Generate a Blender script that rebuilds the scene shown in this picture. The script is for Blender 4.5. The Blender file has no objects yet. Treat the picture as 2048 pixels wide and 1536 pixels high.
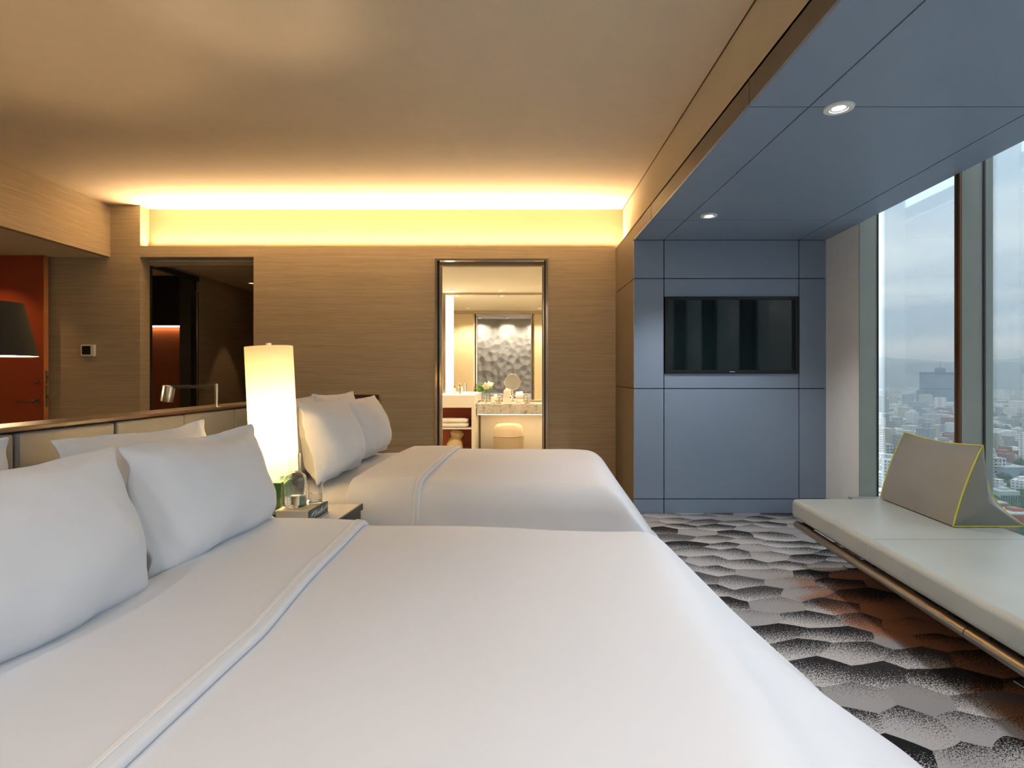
import bpy, bmesh, math, random
from mathutils import Vector, Matrix, noise
random.seed(7)
S = bpy.context.scene
C = S.collection
# ------------------------------------------------------------------ camera
F = 1138.0; PX, PY = 1037.0, 747.0; CAMZ = 1.3
cd = bpy.data.cameras.new('camera'); cam = bpy.data.objects.new('camera', cd); C.objects.link(cam)
cam.location = (0, 0, CAMZ); cam.rotation_euler = (math.pi/2, 0, 0)
cd.sensor_fit = 'HORIZONTAL'; cd.sensor_width = 36; cd.lens = F/2048*36
cd.shift_x = -(PX-1024)/2048; cd.shift_y = -(768-PY)/2048
cd.clip_start = 0.05; cd.clip_end = 40000
S.camera = cam
S.view_settings.view_transform = 'Standard'; S.view_settings.look = 'None'
S.view_settings.exposure = 0.85; S.view_settings.gamma = 1; S.view_settings.use_curve_mapping = False
# ------------------------------------------------------------------ world: overcast sky with soft cloud bands
SKY = 1.0
wd = bpy.data.worlds.new('sky'); S.world = wd; wd.use_nodes = True
nt = wd.node_tree; N = nt.nodes; L = nt.links; N.clear()
def wn(t, **k):
    n = N.new(t)
    for a, b in k.items(): setattr(n, a, b)
    return n
geo = wn('ShaderNodeTexCoord'); sep = wn('ShaderNodeSeparateXYZ'); L.new(geo.outputs['Generated'], sep.inputs[0])
def wm(op, a, b=None, clamp=False):
    n = wn('ShaderNodeMath', operation=op, use_clamp=clamp)
    for i, v in enumerate((a, b)):
        if v is None: continue
        if isinstance(v, (int, float)): n.inputs[i].default_value = v
        else: L.new(v, n.inputs[i])
    return n.outputs[0]
el = wm('MAXIMUM', sep.outputs['Z'], 0.0)
den = wm('ADD', el, 0.10)
cx_ = wm('DIVIDE', sep.outputs['X'], den); cy_ = wm('DIVIDE', sep.outputs['Y'], den)
comb = wn('ShaderNodeCombineXYZ'); L.new(cx_, comb.inputs[0]); L.new(cy_, comb.inputs[1])
nz = wn('ShaderNodeTexNoise'); nz.inputs['Scale'].default_value = 0.75; nz.inputs['Detail'].default_value = 5; nz.inputs['Roughness'].default_value = .5
L.new(comb.outputs[0], nz.inputs['Vector'])
cr = wn('ShaderNodeValToRGB'); cr.color_ramp.elements[0].position = .36; cr.color_ramp.elements[1].position = .62
cr.color_ramp.elements[0].color = (.44, .555, .66, 1); cr.color_ramp.elements[1].color = (.74, .795, .83, 1)
L.new(nz.outputs['Fac'], cr.inputs[0])
cie = wm('ADD', wm('MULTIPLY', el, 1.4), 1.0)
mulc = wn('ShaderNodeVectorMath', operation='SCALE'); L.new(cr.outputs[0], mulc.inputs[0]); L.new(cie, mulc.inputs['Scale'])
bg = wn('ShaderNodeBackground'); bg.inputs['Strength'].default_value = SKY; L.new(mulc.outputs[0], bg.inputs['Color'])
wo = wn('ShaderNodeOutputWorld'); L.new(bg.outputs[0], wo.inputs['Surface'])
# light powers (watts) of the lamps the room has
P_COVE, P_LAMP, P_SOFFIT, P_WALLWASH, P_BATH, P_HALL = 56.0, 24.0, 34.0, 56.0, 60.0, 11.0
# ------------------------------------------------------------------ material helpers
MATS = {}
class NB:
    def __init__(s, name):
        s.m = bpy.data.materials.new(name); s.m.use_nodes = True; s.t = s.m.node_tree; s.n = s.t.nodes
        s.b = s.n['Principled BSDF']; s.o = s.n['Material Output']; MATS[name] = s.m
    def node(s, t, ins=None, **k):
        n = s.n.new(t)
        for a, v in k.items(): setattr(n, a, v)
        for a, v in (ins or {}).items(): s.put(n.inputs[a], v)
        return n
    def put(s, sock, v):
        if isinstance(v, bpy.types.NodeSocket): s.t.links.new(v, sock)
        else: sock.default_value = v
    def math(s, op, a, b=0.0, c=None):
        n = s.node('ShaderNodeMath', operation=op); s.put(n.inputs[0], a); s.put(n.inputs[1], b)
        if c is not None: s.put(n.inputs[2], c)
        return n.outputs[0]
    def vec(s, op, a, b=(0, 0, 0)):
        n = s.node('ShaderNodeVectorMath', operation=op); s.put(n.inputs[0], a); s.put(n.inputs[1], b); return n
    def coord(s, scale=(1, 1, 1), kind='Object'):
        tc = s.node('ShaderNodeTexCoord'); mp = s.node('ShaderNodeMapping'); s.put(mp.inputs['Scale'], scale)
        s.t.links.new(tc.outputs[kind], mp.inputs['Vector']); return mp.outputs[0]
    def noise(s, scale, detail=3, vec=None, rough=.5):
        n = s.node('ShaderNodeTexNoise'); n.inputs['Scale'].default_value = scale; n.inputs['Detail'].default_value = detail; n.inputs['Roughness'].default_value = rough
        if vec is not None: s.put(n.inputs['Vector'], vec)
        return n.outputs['Fac']
    def ramp(s, fac, stops):
        n = s.node('ShaderNodeValToRGB'); e = n.color_ramp.elements
        while len(e) < len(stops): e.new(.5)
        for i, (p, c) in enumerate(stops): e[i].position = p; e[i].color = (*c, 1)
        s.put(n.inputs[0], fac); return n.outputs[0]
    def mix(s, fac, a, b, mode='MIX'):
        n = s.node('ShaderNodeMix', data_type='RGBA', blend_type=mode)
        s.put(n.inputs[0], fac); s.put(n.inputs[6], a); s.put(n.inputs[7], b); return n.outputs[2]
    def bump(s, h, strength=.2, dist=.01):
        n = s.node('ShaderNodeBump'); n.inputs['Strength'].default_value = strength; n.inputs['Distance'].default_value = dist
        s.put(n.inputs['Height'], h); s.t.links.new(n.outputs[0], s.b.inputs['Normal'])
    def set(s, **k):
        for a, v in k.items(): s.put(s.b.inputs[a.replace('_', ' ')], v)
def c4(c): return (*c, 1)
def plain(name, col, rough=.5, metal=0, var=.06, nscale=8, bump=0.0, bscale=200, spec=.5, coat=0):
    b = NB(name); v = b.coord()
    f = b.noise(nscale, 3, v)
    b.set(Base_Color=b.ramp(f, [(.25, tuple(x*(1-var) for x in col)), (.75, tuple(min(1, x*(1+var)) for x in col))]), Roughness=rough, Metallic=metal)
    b.b.inputs['Specular IOR Level'].default_value = spec
    if coat: b.b.inputs['Coat Weight'].default_value = coat
    if bump: b.bump(b.noise(bscale, 2, v), bump, .002)
    return b.m
def emis(name, col, strength):
    b = NB(name); b.set(Base_Color=c4(col)); b.b.inputs['Emission Color'].default_value = c4(col); b.b.inputs['Emission Strength'].default_value = strength
    return b.m
def glassmat(name, col=(1, 1, 1), rough=0.0, ior=1.45):
    b = NB(name); b.set(Base_Color=c4(col), Roughness=rough, IOR=ior); b.b.inputs['Transmission Weight'].default_value = 1; return b.m
# wallpaper with fine horizontal threads
def wallpaper(name, col):
    b = NB(name); v = b.coord((1.2, 1.2, 90)); f = b.noise(3, 4, v, .6)
    v2 = b.coord((.5, .5, 22)); g = b.noise(2, 3, v2)
    c = b.ramp(f, [(.3, tuple(x*.78 for x in col)), (.7, tuple(x*1.14 for x in col))])
    c = b.mix(.35, c, b.ramp(g, [(.3, (.62, .62, .62)), (.7, (1.1, 1.1, 1.1))]), 'MULTIPLY')
    b.set(Base_Color=c, Roughness=.62); b.bump(f, .18, .003); return b.m
M_wp = wallpaper('wallpaper_taupe', (.53, .44, .305))
M_cream = plain('painted_cream', (.66, .60, .47), .75, var=.02)
M_ceil = plain('painted_ceiling', (.84, .72, .555), .9, var=.02)
def linen_blue():
    b = NB('blue_panel'); v = b.coord((6, 6, 6)); f = b.noise(60, 2, v); g = b.noise(.35, 3, v)
    b.set(Base_Color=b.mix(g, (.24, .315, .43, 1), (.27, .345, .465, 1)), Roughness=.40); b.bump(f, .06, .001); return b.m
M_blue = linen_blue()
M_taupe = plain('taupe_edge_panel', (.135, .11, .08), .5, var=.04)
M_dark = plain('dark_backing', (.012, .014, .018), .8)
M_white = plain('white_paint', (.88, .88, .85), .6, var=.02)
M_grey = plain('mullion_grey', (.27, .29, .26), .45, var=.04)
M_brown = plain('bronze_anodised', (.17, .085, .045), .35, .6)
M_gasket = plain('black_rubber', (.008, .009, .01), .5)
def wood(name, a, b_, sc=(2, 2, 30)):
    b = NB(name); v = b.coord(sc); f = b.noise(2.2, 5, v, .6); w = b.node('ShaderNodeTexWave', {'Scale': .6, 'Distortion': 7, 'Detail': 3}); b.put(w.inputs['Vector'], v)
    b.set(Base_Color=b.mix(b.math('MULTIPLY_ADD', f, .6, b.math('MULTIPLY', w.outputs['Fac'], .4)), c4(a), c4(b_)), Roughness=.38); return b.m
M_walnut = wood('walnut', (.04, .018, .009), (.11, .055, .027), (30, 1.2, 8))
M_cherry = wood('cherry_veneer', (.17, .045, .016), (.36, .105, .035), (24, 24, 1.2))
M_door = plain('orange_door_paint', (.40, .075, .025), .45, var=.04)
M_dooredge = plain('door_edge_lipping', (.55, .22, .07), .5)
M_chrome = plain('chrome', (.75, .74, .72), .12, 1, var=.02)
M_steel = plain('brushed_steel', (.42, .40, .37), .32, 1)
M_nickel = plain('bronze_nickel', (.42, .36, .29), .16, 1, var=.03)
M_brass = plain('brass_plate', (.55, .38, .16), .3, 1)
M_black = plain('black_plastic', (.007, .007, .008), .4)
def leather(name, col, rough=.42):
    b = NB(name); v = b.coord(); vo = b.node('ShaderNodeTexVoronoi', {'Scale': 260.0}); b.put(vo.inputs['Vector'], v)
    f = b.noise(2.5, 3, v)
    b.set(Base_Color=b.ramp(f, [(.3, tuple(x*.93 for x in col)), (.7, tuple(x*1.06 for x in col))]), Roughness=rough); b.bump(vo.outputs['Distance'], .12, .001); return b.m
M_lgrey = leather('grey_leather', (.205, .21, .22), .38)
M_bench = leather('bench_leather', (.36, .38, .35), .36)
M_cush = leather('cushion_leather', (.225, .22, .195), .42)
M_pipe = plain('lime_piping', (.55, .52, .06), .5)
M_stitch = plain('pale_stitching', (.62, .58, .48), .7)
M_tube = plain('bronze_tube', (.30, .245, .18), .3, .9, var=.05)
def cotton(name, col):
    b = NB(name); v = b.coord(); f = b.noise(1.6, 4, v); g = b.noise(420, 1, v); h = b.noise(5, 3, v)
    b.set(Base_Color=b.ramp(f, [(.3, tuple(x*.975 for x in col)), (.7, col)]), Roughness=.85)
    b.b.inputs['Sheen Weight'].default_value = .15; b.b.inputs['Specular IOR Level'].default_value = .2
    b.bump(b.math('MULTIPLY_ADD', g, .03, h), .12, .012); return b.m
M_cotton = cotton('white_cotton', (.74, .762, .815))
M_sheet = cotton('white_sheet', (.80, .80, .82))
M_page = plain('paper_pages', (.62, .60, .60), .9)
M_cover = plain('book_cover_cream', (.70, .64, .50), .55)
M_lacq = plain('white_lacquer', (.80, .77, .70), .25, var=.01)
M_graphite = plain('graphite_metal', (.06, .06, .055), .4, .5)
M_green = plain('green_glaze', (.018, .085, .014), .18, var=.25, nscale=14, coat=.5)
M_glass = glassmat('clear_glass'); M_water = glassmat('water', (.97, .99, .98), 0, 1.33)
M_shadeblack = plain('black_shade_fabric', (.018, .017, .012), .8)
M_shadein = plain('white_shade_lining', (.85, .80, .72), .8)
M_terra = plain('terracotta_lacquer', (.52, .135, .075), .5, var=.03)
M_marble = NB('grey_marble')
_v = M_marble.coord(); M_marble.set(Base_Color=M_marble.ramp(M_marble.noise(9, 8, _v, .7), [(.38, (.20, .19, .17)), (.47, (.52, .50, .46)), (.62, (.66, .64, .58))]), Roughness=.2); M_marble = M_marble.m
M_towel = plain('white_towel', (.82, .78, .74), .95, bump=.5, bscale=300)
M_beige = plain('beige_fabric', (.62, .48, .27), .9, bump=.3)
M_stoolup = leather('stool_cream_leather', (.74, .62, .46), .4); M_stoollow = leather('stool_beige_leather', (.55, .44, .30), .45)
M_leaf = plain('leaf_green', (.10, .22, .03), .4, var=.3); M_petal = plain('cream_petal', (.85, .82, .62), .6)
M_mirror = plain('mirror_silver', (.93, .93, .92), .012, 1, var=0)
M_bathwall = plain('bath_wall_cream', (.70, .60, .40), .6, var=.02)
M_bathceil = plain('bath_ceiling', (.80, .75, .62), .8, var=.01)
M_concrete = plain('concrete', (.3, .3, .29), .9)
def tvscreen():
    b = NB('tv_screen'); b.set(Base_Color=(.004, .010, .011, 1), Roughness=.05); b.b.inputs['Specular IOR Level'].default_value = .4; return b.m
M_screen = tvscreen()
def pane():
    b = NB('window_glass'); n = b.n; t = b.t
    tr = n.new('ShaderNodeBsdfTransparent'); tr.inputs[0].default_value = (.93, .965, .97, 1)
    gl = n.new('ShaderNodeBsdfGlossy'); gl.inputs['Roughness'].default_value = .01
    fr = n.new('ShaderNodeFresnel'); fr.inputs[0].default_value = 1.4
    mx = n.new('ShaderNodeMixShader'); mm = b.math('MULTIPLY', fr.outputs[0], .6)
    t.links.new(mm, mx.inputs[0]); t.links.new(tr.outputs[0], mx.inputs[1]); t.links.new(gl.outputs[0], mx.inputs[2]); t.links.new(mx.outputs[0], b.o.inputs['Surface'])
    n.remove(b.b); return b.m
M_pane = pane()
def shade():
    b = NB('linen_lamp_shade'); n = b.n; v = b.coord((60, 60, 260)); f = b.noise(2, 2, v)
    col = b.ramp(f, [(.3, (.80, .74, .60)), (.7, (.92, .87, .74))])
    d = n.new('ShaderNodeBsdfDiffuse'); tl = n.new('ShaderNodeBsdfTranslucent'); mx = n.new('ShaderNodeMixShader'); mx.inputs[0].default_value = .55
    b.put(d.inputs[0], col); b.put(tl.inputs[0], col); b.t.links.new(d.outputs[0], mx.inputs[1]); b.t.links.new(tl.outputs[0], mx.inputs[2])
    b.t.links.new(mx.outputs[0], b.o.inputs['Surface']); n.remove(b.b); return b.m
M_shade = shade()
def quilt():
    b = NB('relief_wall'); v = b.coord((2.6, 1, 2.6)); vo = b.node('ShaderNodeTexVoronoi', {'Scale': 1.6}); b.put(vo.inputs['Vector'], v)
    w = b.node('ShaderNodeTexWave', {'Scale': .5, 'Distortion': 5.0, 'Detail': .5}); b.put(w.inputs['Vector'], v)
    b.set(Base_Color=(.56, .49, .37, 1), Roughness=.6); b.bump(b.math('MULTIPLY_ADD', w.outputs['Fac'], .5, vo.outputs['Distance']), .7, .05); return b.m
M_quilt = quilt()
def carpet():
    b = NB('hex_carpet'); tc = b.node('ShaderNodeTexCoord').outputs['Object']
    wob = b.node('ShaderNodeTexNoise'); wob.inputs['Scale'].default_value = 1.9; wob.inputs['Detail'].default_value = 1; b.put(wob.inputs['Vector'], tc)
    off = b.vec('MULTIPLY', b.vec('SUBTRACT', wob.outputs['Color'], (.5, .5, .5)).outputs[0], (.42, .22, 0)).outputs[0]
    p0 = b.vec('ADD', tc, off).outputs[0]
    rot = b.node('ShaderNodeVectorRotate', rotation_type='Z_AXIS'); b.put(rot.inputs['Vector'], p0); rot.inputs['Angle'].default_value = -.20
    p = b.vec('MULTIPLY', rot.outputs[0], (1/.30, 1/.19, 0)).outputs[0]
    s = (1.732, 1.0, 1.0); h = (.866, .5, 0)
    pa = b.vec('SUBTRACT', b.vec('WRAP', p, (0, 0, 0)), (0, 0, 0)) if False else None
    def cell(q):
        d = b.vec('DIVIDE', q, s).outputs[0]; fr = b.vec('FRACTION', d).outputs[0]
        return b.vec('MULTIPLY', b.vec('SUBTRACT', fr, (.5, .5, 0)).outputs[0], (1.732, 1, 0)).outputs[0]
    a = cell(p); c = cell(b.vec('SUBTRACT', p, h).outputs[0])
    la = b.vec('LENGTH', a).outputs['Value']; lc = b.vec('LENGTH', c).outputs['Value']
    pick = b.math('LESS_THAN', la, lc)
    mv = b.node('ShaderNodeMix', data_type='VECTOR'); b.put(mv.inputs[0], pick); b.put(mv.inputs[4], c); b.put(mv.inputs[5], a); gv = mv.outputs[1]
    cid = b.vec('SUBTRACT', p, gv).outputs[0]
    cid = b.vec('SNAP', b.vec('ADD', cid, (.05, .05, 0)).outputs[0], (.25, .25, 1)).outputs[0]
    wn_ = b.node('ShaderNodeTexWhiteNoise', noise_dimensions='2D'); b.put(wn_.inputs['Vector'], cid)
    r1 = wn_.outputs['Value']; sc = b.node('ShaderNodeSeparateColor'); b.put(sc.inputs[0], wn_.outputs['Color'])
    # gradient through each cell, dithered into tufts
    gs = b.node('ShaderNodeSeparateXYZ'); b.put(gs.inputs[0], gv)
    g = b.math('MULTIPLY_ADD', gs.outputs['X'], .75, b.math('MULTIPLY', gs.outputs['Y'], .95))
    g = b.math('ADD', g, b.math('MULTIPLY_ADD', sc.outputs[0], 1.5, -.62))
    dn = b.noise(230, 1, tc, .6); dn2 = b.noise(110, 1, tc)
    dith = b.math('ADD', b.math('MULTIPLY_ADD', dn, 3.0, -1.5), b.math('MULTIPLY_ADD', dn2, 1.4, -.7))
    darkf = b.math('GREATER_THAN', b.math('ADD', g, b.math('MULTIPLY', dith, 1.15)), .28)
    light = b.ramp(r1, [(0, (.27, .275, .29)), (.35, (.38, .385, .40)), (.55, (.47, .475, .49)), (1, (.60, .605, .62))])
    dark = b.ramp(sc.outputs[1], [(.0, (.012, .012, .014)), (.7, (.02, .02, .023)), (1, (.10, .10, .11))])
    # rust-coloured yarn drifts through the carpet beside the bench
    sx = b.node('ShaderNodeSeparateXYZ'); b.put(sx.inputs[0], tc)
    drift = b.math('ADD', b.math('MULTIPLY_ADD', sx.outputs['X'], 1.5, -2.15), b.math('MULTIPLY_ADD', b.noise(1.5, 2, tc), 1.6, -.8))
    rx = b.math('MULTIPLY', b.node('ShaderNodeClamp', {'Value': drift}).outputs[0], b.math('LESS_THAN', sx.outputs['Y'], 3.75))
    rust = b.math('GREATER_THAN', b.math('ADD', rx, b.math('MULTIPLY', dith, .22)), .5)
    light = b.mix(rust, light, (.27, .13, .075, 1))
    b.set(Base_Color=b.mix(darkf, light, dark), Roughness=.95); b.b.inputs['Specular IOR Level'].default_value = .15
    b.bump(dn, .5, .004); return b.m
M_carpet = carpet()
# ------------------------------------------------------------------ geometry helpers
XF = {}
def wmat(o): return XF.get(o.name, Matrix.Identity(4)) if o else Matrix.Identity(4)
def thing(name, label, cat, loc=(0, 0, 0), rz=0, group=None):
    o = bpy.data.objects.new(name, None); C.objects.link(o); o.empty_display_size = .1
    o.location = loc; o.rotation_euler = (0, 0, rz); o['label'] = label; o['category'] = cat
    if group: o['group'] = group
    XF[o.name] = Matrix.LocRotScale(Vector(loc), Matrix.Rotation(rz, 3, 'Z'), None)
    return o
def tag(o, label, cat, group=None):
    o['label'] = label; o['category'] = cat
    if group: o['group'] = group
    return o
def link(name, verts, faces, mat, parent=None, world=True, smooth=False, edges=()):
    me = bpy.data.meshes.new(name)
    if parent is not None and world:
        inv = wmat(parent).inverted(); verts = [inv @ Vector(v) for v in verts]
    me.from_pydata([tuple(v) for v in verts], list(edges), faces); me.update()
    bm = bmesh.new(); bm.from_mesh(me); bmesh.ops.recalc_face_normals(bm, faces=bm.faces); bm.to_mesh(me); bm.free()
    o = bpy.data.objects.new(name, me); C.objects.link(o)
    if mat: me.materials.append(mat)
    if parent is not None: o.parent = parent; XF[o.name] = wmat(parent)
    if smooth: me.polygons.foreach_set('use_smooth', [True]*len(me.polygons))
    return o
def bev(o, w, seg=2):
    m = o.modifiers.new('bevel', 'BEVEL'); m.width = w; m.segments = seg; m.limit_method = 'ANGLE'; m.angle_limit = math.radians(40); return o
BF = [(0, 1, 2, 3), (7, 6, 5, 4), (0, 4, 5, 1), (1, 5, 6, 2), (2, 6, 7, 3), (3, 7, 4, 0)]
def prism(name, pts, z0, z1, mat, parent=None, b=0, world=True):
    n = len(pts); v = [(x, y, z0) for x, y in pts]+[(x, y, z1) for x, y in pts]
    f = [tuple(range(n)), tuple(range(2*n-1, n-1, -1))]+[(i, (i+1) % n, n+(i+1) % n, n+i) for i in range(n)]
    o = link(name, v, f, mat, parent, world)
    return bev(o, b) if b else o
def box(name, x0, x1, y0, y1, z0, z1, mat, parent=None, b=0, world=True):
    return prism(name, [(x0, y0), (x1, y0), (x1, y1), (x0, y1)], z0, z1, mat, parent, b, world)
def struct(o): o['kind'] = 'structure'; return o
def lathe(name, prof, mat, parent=None, at=(0, 0, 0), seg=32, tilt=None, world=True, cap=True):
    v = []; f = []; n = len(prof)
    R = tilt or Matrix.Identity(3)
    for i in range(seg):
        a = 2*math.pi*i/seg
        for r, z in prof: v.append(Vector(at)+R @ Vector((r*math.cos(a), r*math.sin(a), z)))
    for i in range(seg):
        j = (i+1) % seg
        for k in range(n-1): f.append((i*n+k, j*n+k, j*n+k+1, i*n+k+1))
    if cap:
        if prof[0][0] > 1e-6: f.append(tuple(i*n for i in range(seg))[::-1])
        if prof[-1][0] > 1e-6: f.append(tuple(i*n+n-1 for i in range(seg)))
    o = link(name, v, f, mat, parent, world, True)
    bm = bmesh.new(); bm.from_mesh(o.data); bmesh.ops.remove_doubles(bm, verts=bm.verts, dist=1e-5); bmesh.ops.recalc_face_normals(bm, faces=bm.faces); bm.to_mesh(o.data); bm.free()
    m = o.modifiers.new('split', 'EDGE_SPLIT'); m.split_angle = math.radians(40)
    return o
def tube(name, path, r, mat, parent=None, seg=12, world=True, closed=False):
    pts = [Vector(p) for p in path]; v = []; f = []; n = len(pts); up = None
    for i, p in enumerate(pts):
        if closed: d = (pts[(i+1) % n]-pts[i-1]).normalized()
        else: d = ((pts[min(i+1, n-1)]-pts[max(i-1, 0)])).normalized()
        if up is None: up = d.orthogonal().normalized()
        a = (up-d*up.dot(d)).normalized(); up = a; b_ = d.cross(a)
        rr = r[i] if isinstance(r, (list, tuple)) else r
        for k in range(seg):
            t = 2*math.pi*k/seg; v.append(p+a*(rr*math.cos(t))+b_*(rr*math.sin(t)))
    for i in range(n if closed else n-1):
        j = (i+1) % n
        for k in range(seg): f.append((i*seg+k, i*seg+(k+1) % seg, j*seg+(k+1) % seg, j*seg+k))
    if not closed: f.append(tuple(range(seg))[::-1]); f.append(tuple((n-1)*seg+k for k in range(seg)))
    o = link(name, v, f, mat, parent, world, True); m = o.modifiers.new('split', 'EDGE_SPLIT'); m.split_angle = math.radians(50); return o
def spot(name, loc, power, col, angle=100, blend=.6, r=.04, parent=None, rot=(0, 0, 0)):
    l = bpy.data.lights.new(name, 'SPOT'); l.energy = power; l.color = col; l.spot_size = math.radians(angle); l.spot_blend = blend; l.shadow_soft_size = r
    o = bpy.data.objects.new(name, l); C.objects.link(o); o.rotation_euler = rot
    if parent is not None: o.parent = parent; o.location = wmat(parent).inverted() @ Vector(loc)
    else: o.location = loc
    return o
def point(name, loc, power, col, r, parent):
    l = bpy.data.lights.new(name, 'POINT'); l.energy = power; l.color = col; l.shadow_soft_size = r
    o = bpy.data.objects.new(name, l); C.objects.link(o); o.parent = parent; o.location = wmat(parent).inverted() @ Vector(loc); return o
def arealamp(name, loc, sx, sy, power, col, parent, rot=(0, 0, 0)):
    l = bpy.data.lights.new(name, 'AREA'); l.shape = 'RECTANGLE'; l.size = sx; l.size_y = sy; l.energy = power; l.color = col
    o = bpy.data.objects.new(name, l); C.objects.link(o); o.rotation_euler = rot
    if parent is not None: o.parent = parent; o.location = wmat(parent).inverted() @ Vector(loc)
    else: o.location = loc
    return o
WARM = (1, .69, .38); WARM2 = (1, .76, .48); NEUT = (1, .965, .94)
# ------------------------------------------------------------------ room shell
YB = 6.3; YBLUE = 5.3; XF_ = 1.076; ZC = 3.164; ZS = 2.543; ZL = 2.684; ZH = 2.59; YR = -1.3
def xe(y): return 2.479+.0726*y          # room-side face of the window wall (about 4 degrees off the room axis)
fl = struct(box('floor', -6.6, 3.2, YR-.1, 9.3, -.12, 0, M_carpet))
ceil = struct(box('ceiling', -4.52, 1.185, YR, 6.46, ZC, ZC+.12, M_ceil))
box('ceiling_strip', 1.178, 1.186, YR, 6.46, ZC-.004, ZC, M_brown, ceil)
# back wall, built round its two openings, with the lit cove ledge on top
wb = struct(box('wall_back', -2.934, -.9245, YB, YB+.14, 0, ZL, M_wp))
def wpiece(n, *a, m=M_wp, p=None): return box(n, *a, m, p or wb)
wpiece('wall_panel', -6.6, -4.19, YB, YB+.14, 0, ZH)
wpiece('wall_panel', -4.52, -4.19, YB, YB+.16, ZH, ZC)
wpiece('lintel', -4.19, -2.934, YB, YB+.14, ZH, ZL)
wpiece('lintel', -.9245, .327, YB, YB+.14, 2.568, ZL)
wpiece('wall_panel', .327, XF_, YB, YB+.14, 0, ZL)
M_covewall = plain('cove_ochre', (.50, .40, .26), .8, var=.02)
cove = struct(box('wall_cove', -4.19, 1.3, YB+.16, YB+.24, ZL-.16, ZC, M_covewall))
box('trough_floor', -4.19, 1.3, YB+.14, YB+.16, ZL-.12, ZL-.10, M_cream, cove)
wpiece('cove_end', -4.26, -4.19, YB+.16, YB+.24, ZL-.16, ZC, m=M_cream)
box('trough_base', -4.19, 1.185, YB+.03, YB+.16, ZL-.005, ZL, M_cream, cove)
ls = box('light_strip', -4.15, 1.15, YB+.10, YB+.125, ZL, ZL+.008, emis('cove_led', WARM, 2.5), cove)
arealamp('cove_lamp', (-1.5, YB+.11, ZL+.012), 5.3, .03, P_COVE, WARM, cove, (math.pi+.38, 0, 0)).data.spread = math.radians(120)
box('cove_lip', -4.19, 1.076, YB, YB+.02, ZL, ZL+.028, M_wp, wb)
# bulkhead and lower hall ceiling on the left
bk = struct(box('wall_bulkhead', -4.6, -4.52, YR, YB, ZH, ZC, M_wp))
hc = struct(box('ceiling_hall', -6.6, -4.6, YR, YB, ZH, ZH+.1, M_ceil))
wl = struct(box('wall_left', -6.7, -6.6, YR, YB, 0, ZC, M_wp))
# rear wall behind the viewpoint, seen only in the bathroom mirror
wr = struct(box('wall_rear', -6.6, 3.0, YR-.12, YR, 0, ZC+.12, M_quilt))
# right-hand cream band above the blue soffit
wc = struct(box('wall_right_band', 1.185, 1.30, YR, 6.46, ZS+.02, ZC+.12, M_cream))
# ---- blue panelled portal: TV wall, soffit, fascia, each panel its own board over a dark backing
G = .004
tvw = struct(box('wall_blue', XF_+.02, 2.95, YBLUE+.03, YB+.1, 0, ZS+.12, M_dark))
cols = [(XF_, 1.355), (1.355, 2.613), (2.613, 2.864)]; rows = [(0, .131), (.131, 1.16), (1.16, 2.185), (2.185, ZS)]
for i, (a, b_) in enumerate(cols):
    for (c, d) in rows:
        zz = [(c, d)]
        if i == 1 and c == 1.16: zz = [(1.16, 1.2975), (2.0165, 2.185)]
        for (z0, z1) in zz:
            bev(box('panel', a+G*(i > 0), b_-G*(i < 2), YBLUE, YBLUE+.028, z0+(G if z0 not in (0, 2.0165) else 0), z1-(G if z1 not in (1.2975,) else 0), M_blue, tvw), .0005, 1)
for (c, d) in ((0, 1.16), (1.16, 2.185), (2.185, ZS+.135)):
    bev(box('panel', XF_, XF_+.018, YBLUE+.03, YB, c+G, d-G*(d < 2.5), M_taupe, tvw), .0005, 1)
def xs(y): return xe(y)-.25
ys = [YR, .70, 2.654, 4.61, YBLUE]
sof = struct(prism('ceiling_soffit', [(XF_+.02, YR), (xe(YR)-.004, YR), (xe(YBLUE)-.004, YBLUE+.028), (XF_+.02, YBLUE+.028)], ZS+.02, ZS+.12, M_dark))
for k in range(4):
    y0, y1 = ys[k]+G*(k > 0), ys[k+1]-G*(k < 3)
    bev(prism('panel', [(XF_, y0), (1.355-G, y0), (1.355-G, y1), (XF_, y1)], ZS, ZS+.018, M_blue, sof), .0005, 1)
    bev(prism('panel', [(1.355+G, y0), (xs(y0)-G, y0), (xs(y1)-G, y1), (1.355+G, y1)], ZS, ZS+.018, M_blue, sof), .0005, 1)
    bev(prism('panel', [(xs(y0)+G, y0), (xe(y0), y0), (xe(y1), y1), (xs(y1)+G, y1)], ZS, ZS+.018, M_blue, sof), .0005, 1)
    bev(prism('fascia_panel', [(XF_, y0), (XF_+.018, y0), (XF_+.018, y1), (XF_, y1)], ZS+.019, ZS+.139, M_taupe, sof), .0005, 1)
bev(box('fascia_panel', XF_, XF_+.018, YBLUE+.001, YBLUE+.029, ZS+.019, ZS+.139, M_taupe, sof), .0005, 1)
box('ledge', XF_, 1.185, YR, YB, ZS+.125, ZS+.138, M_taupe, sof)
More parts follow.
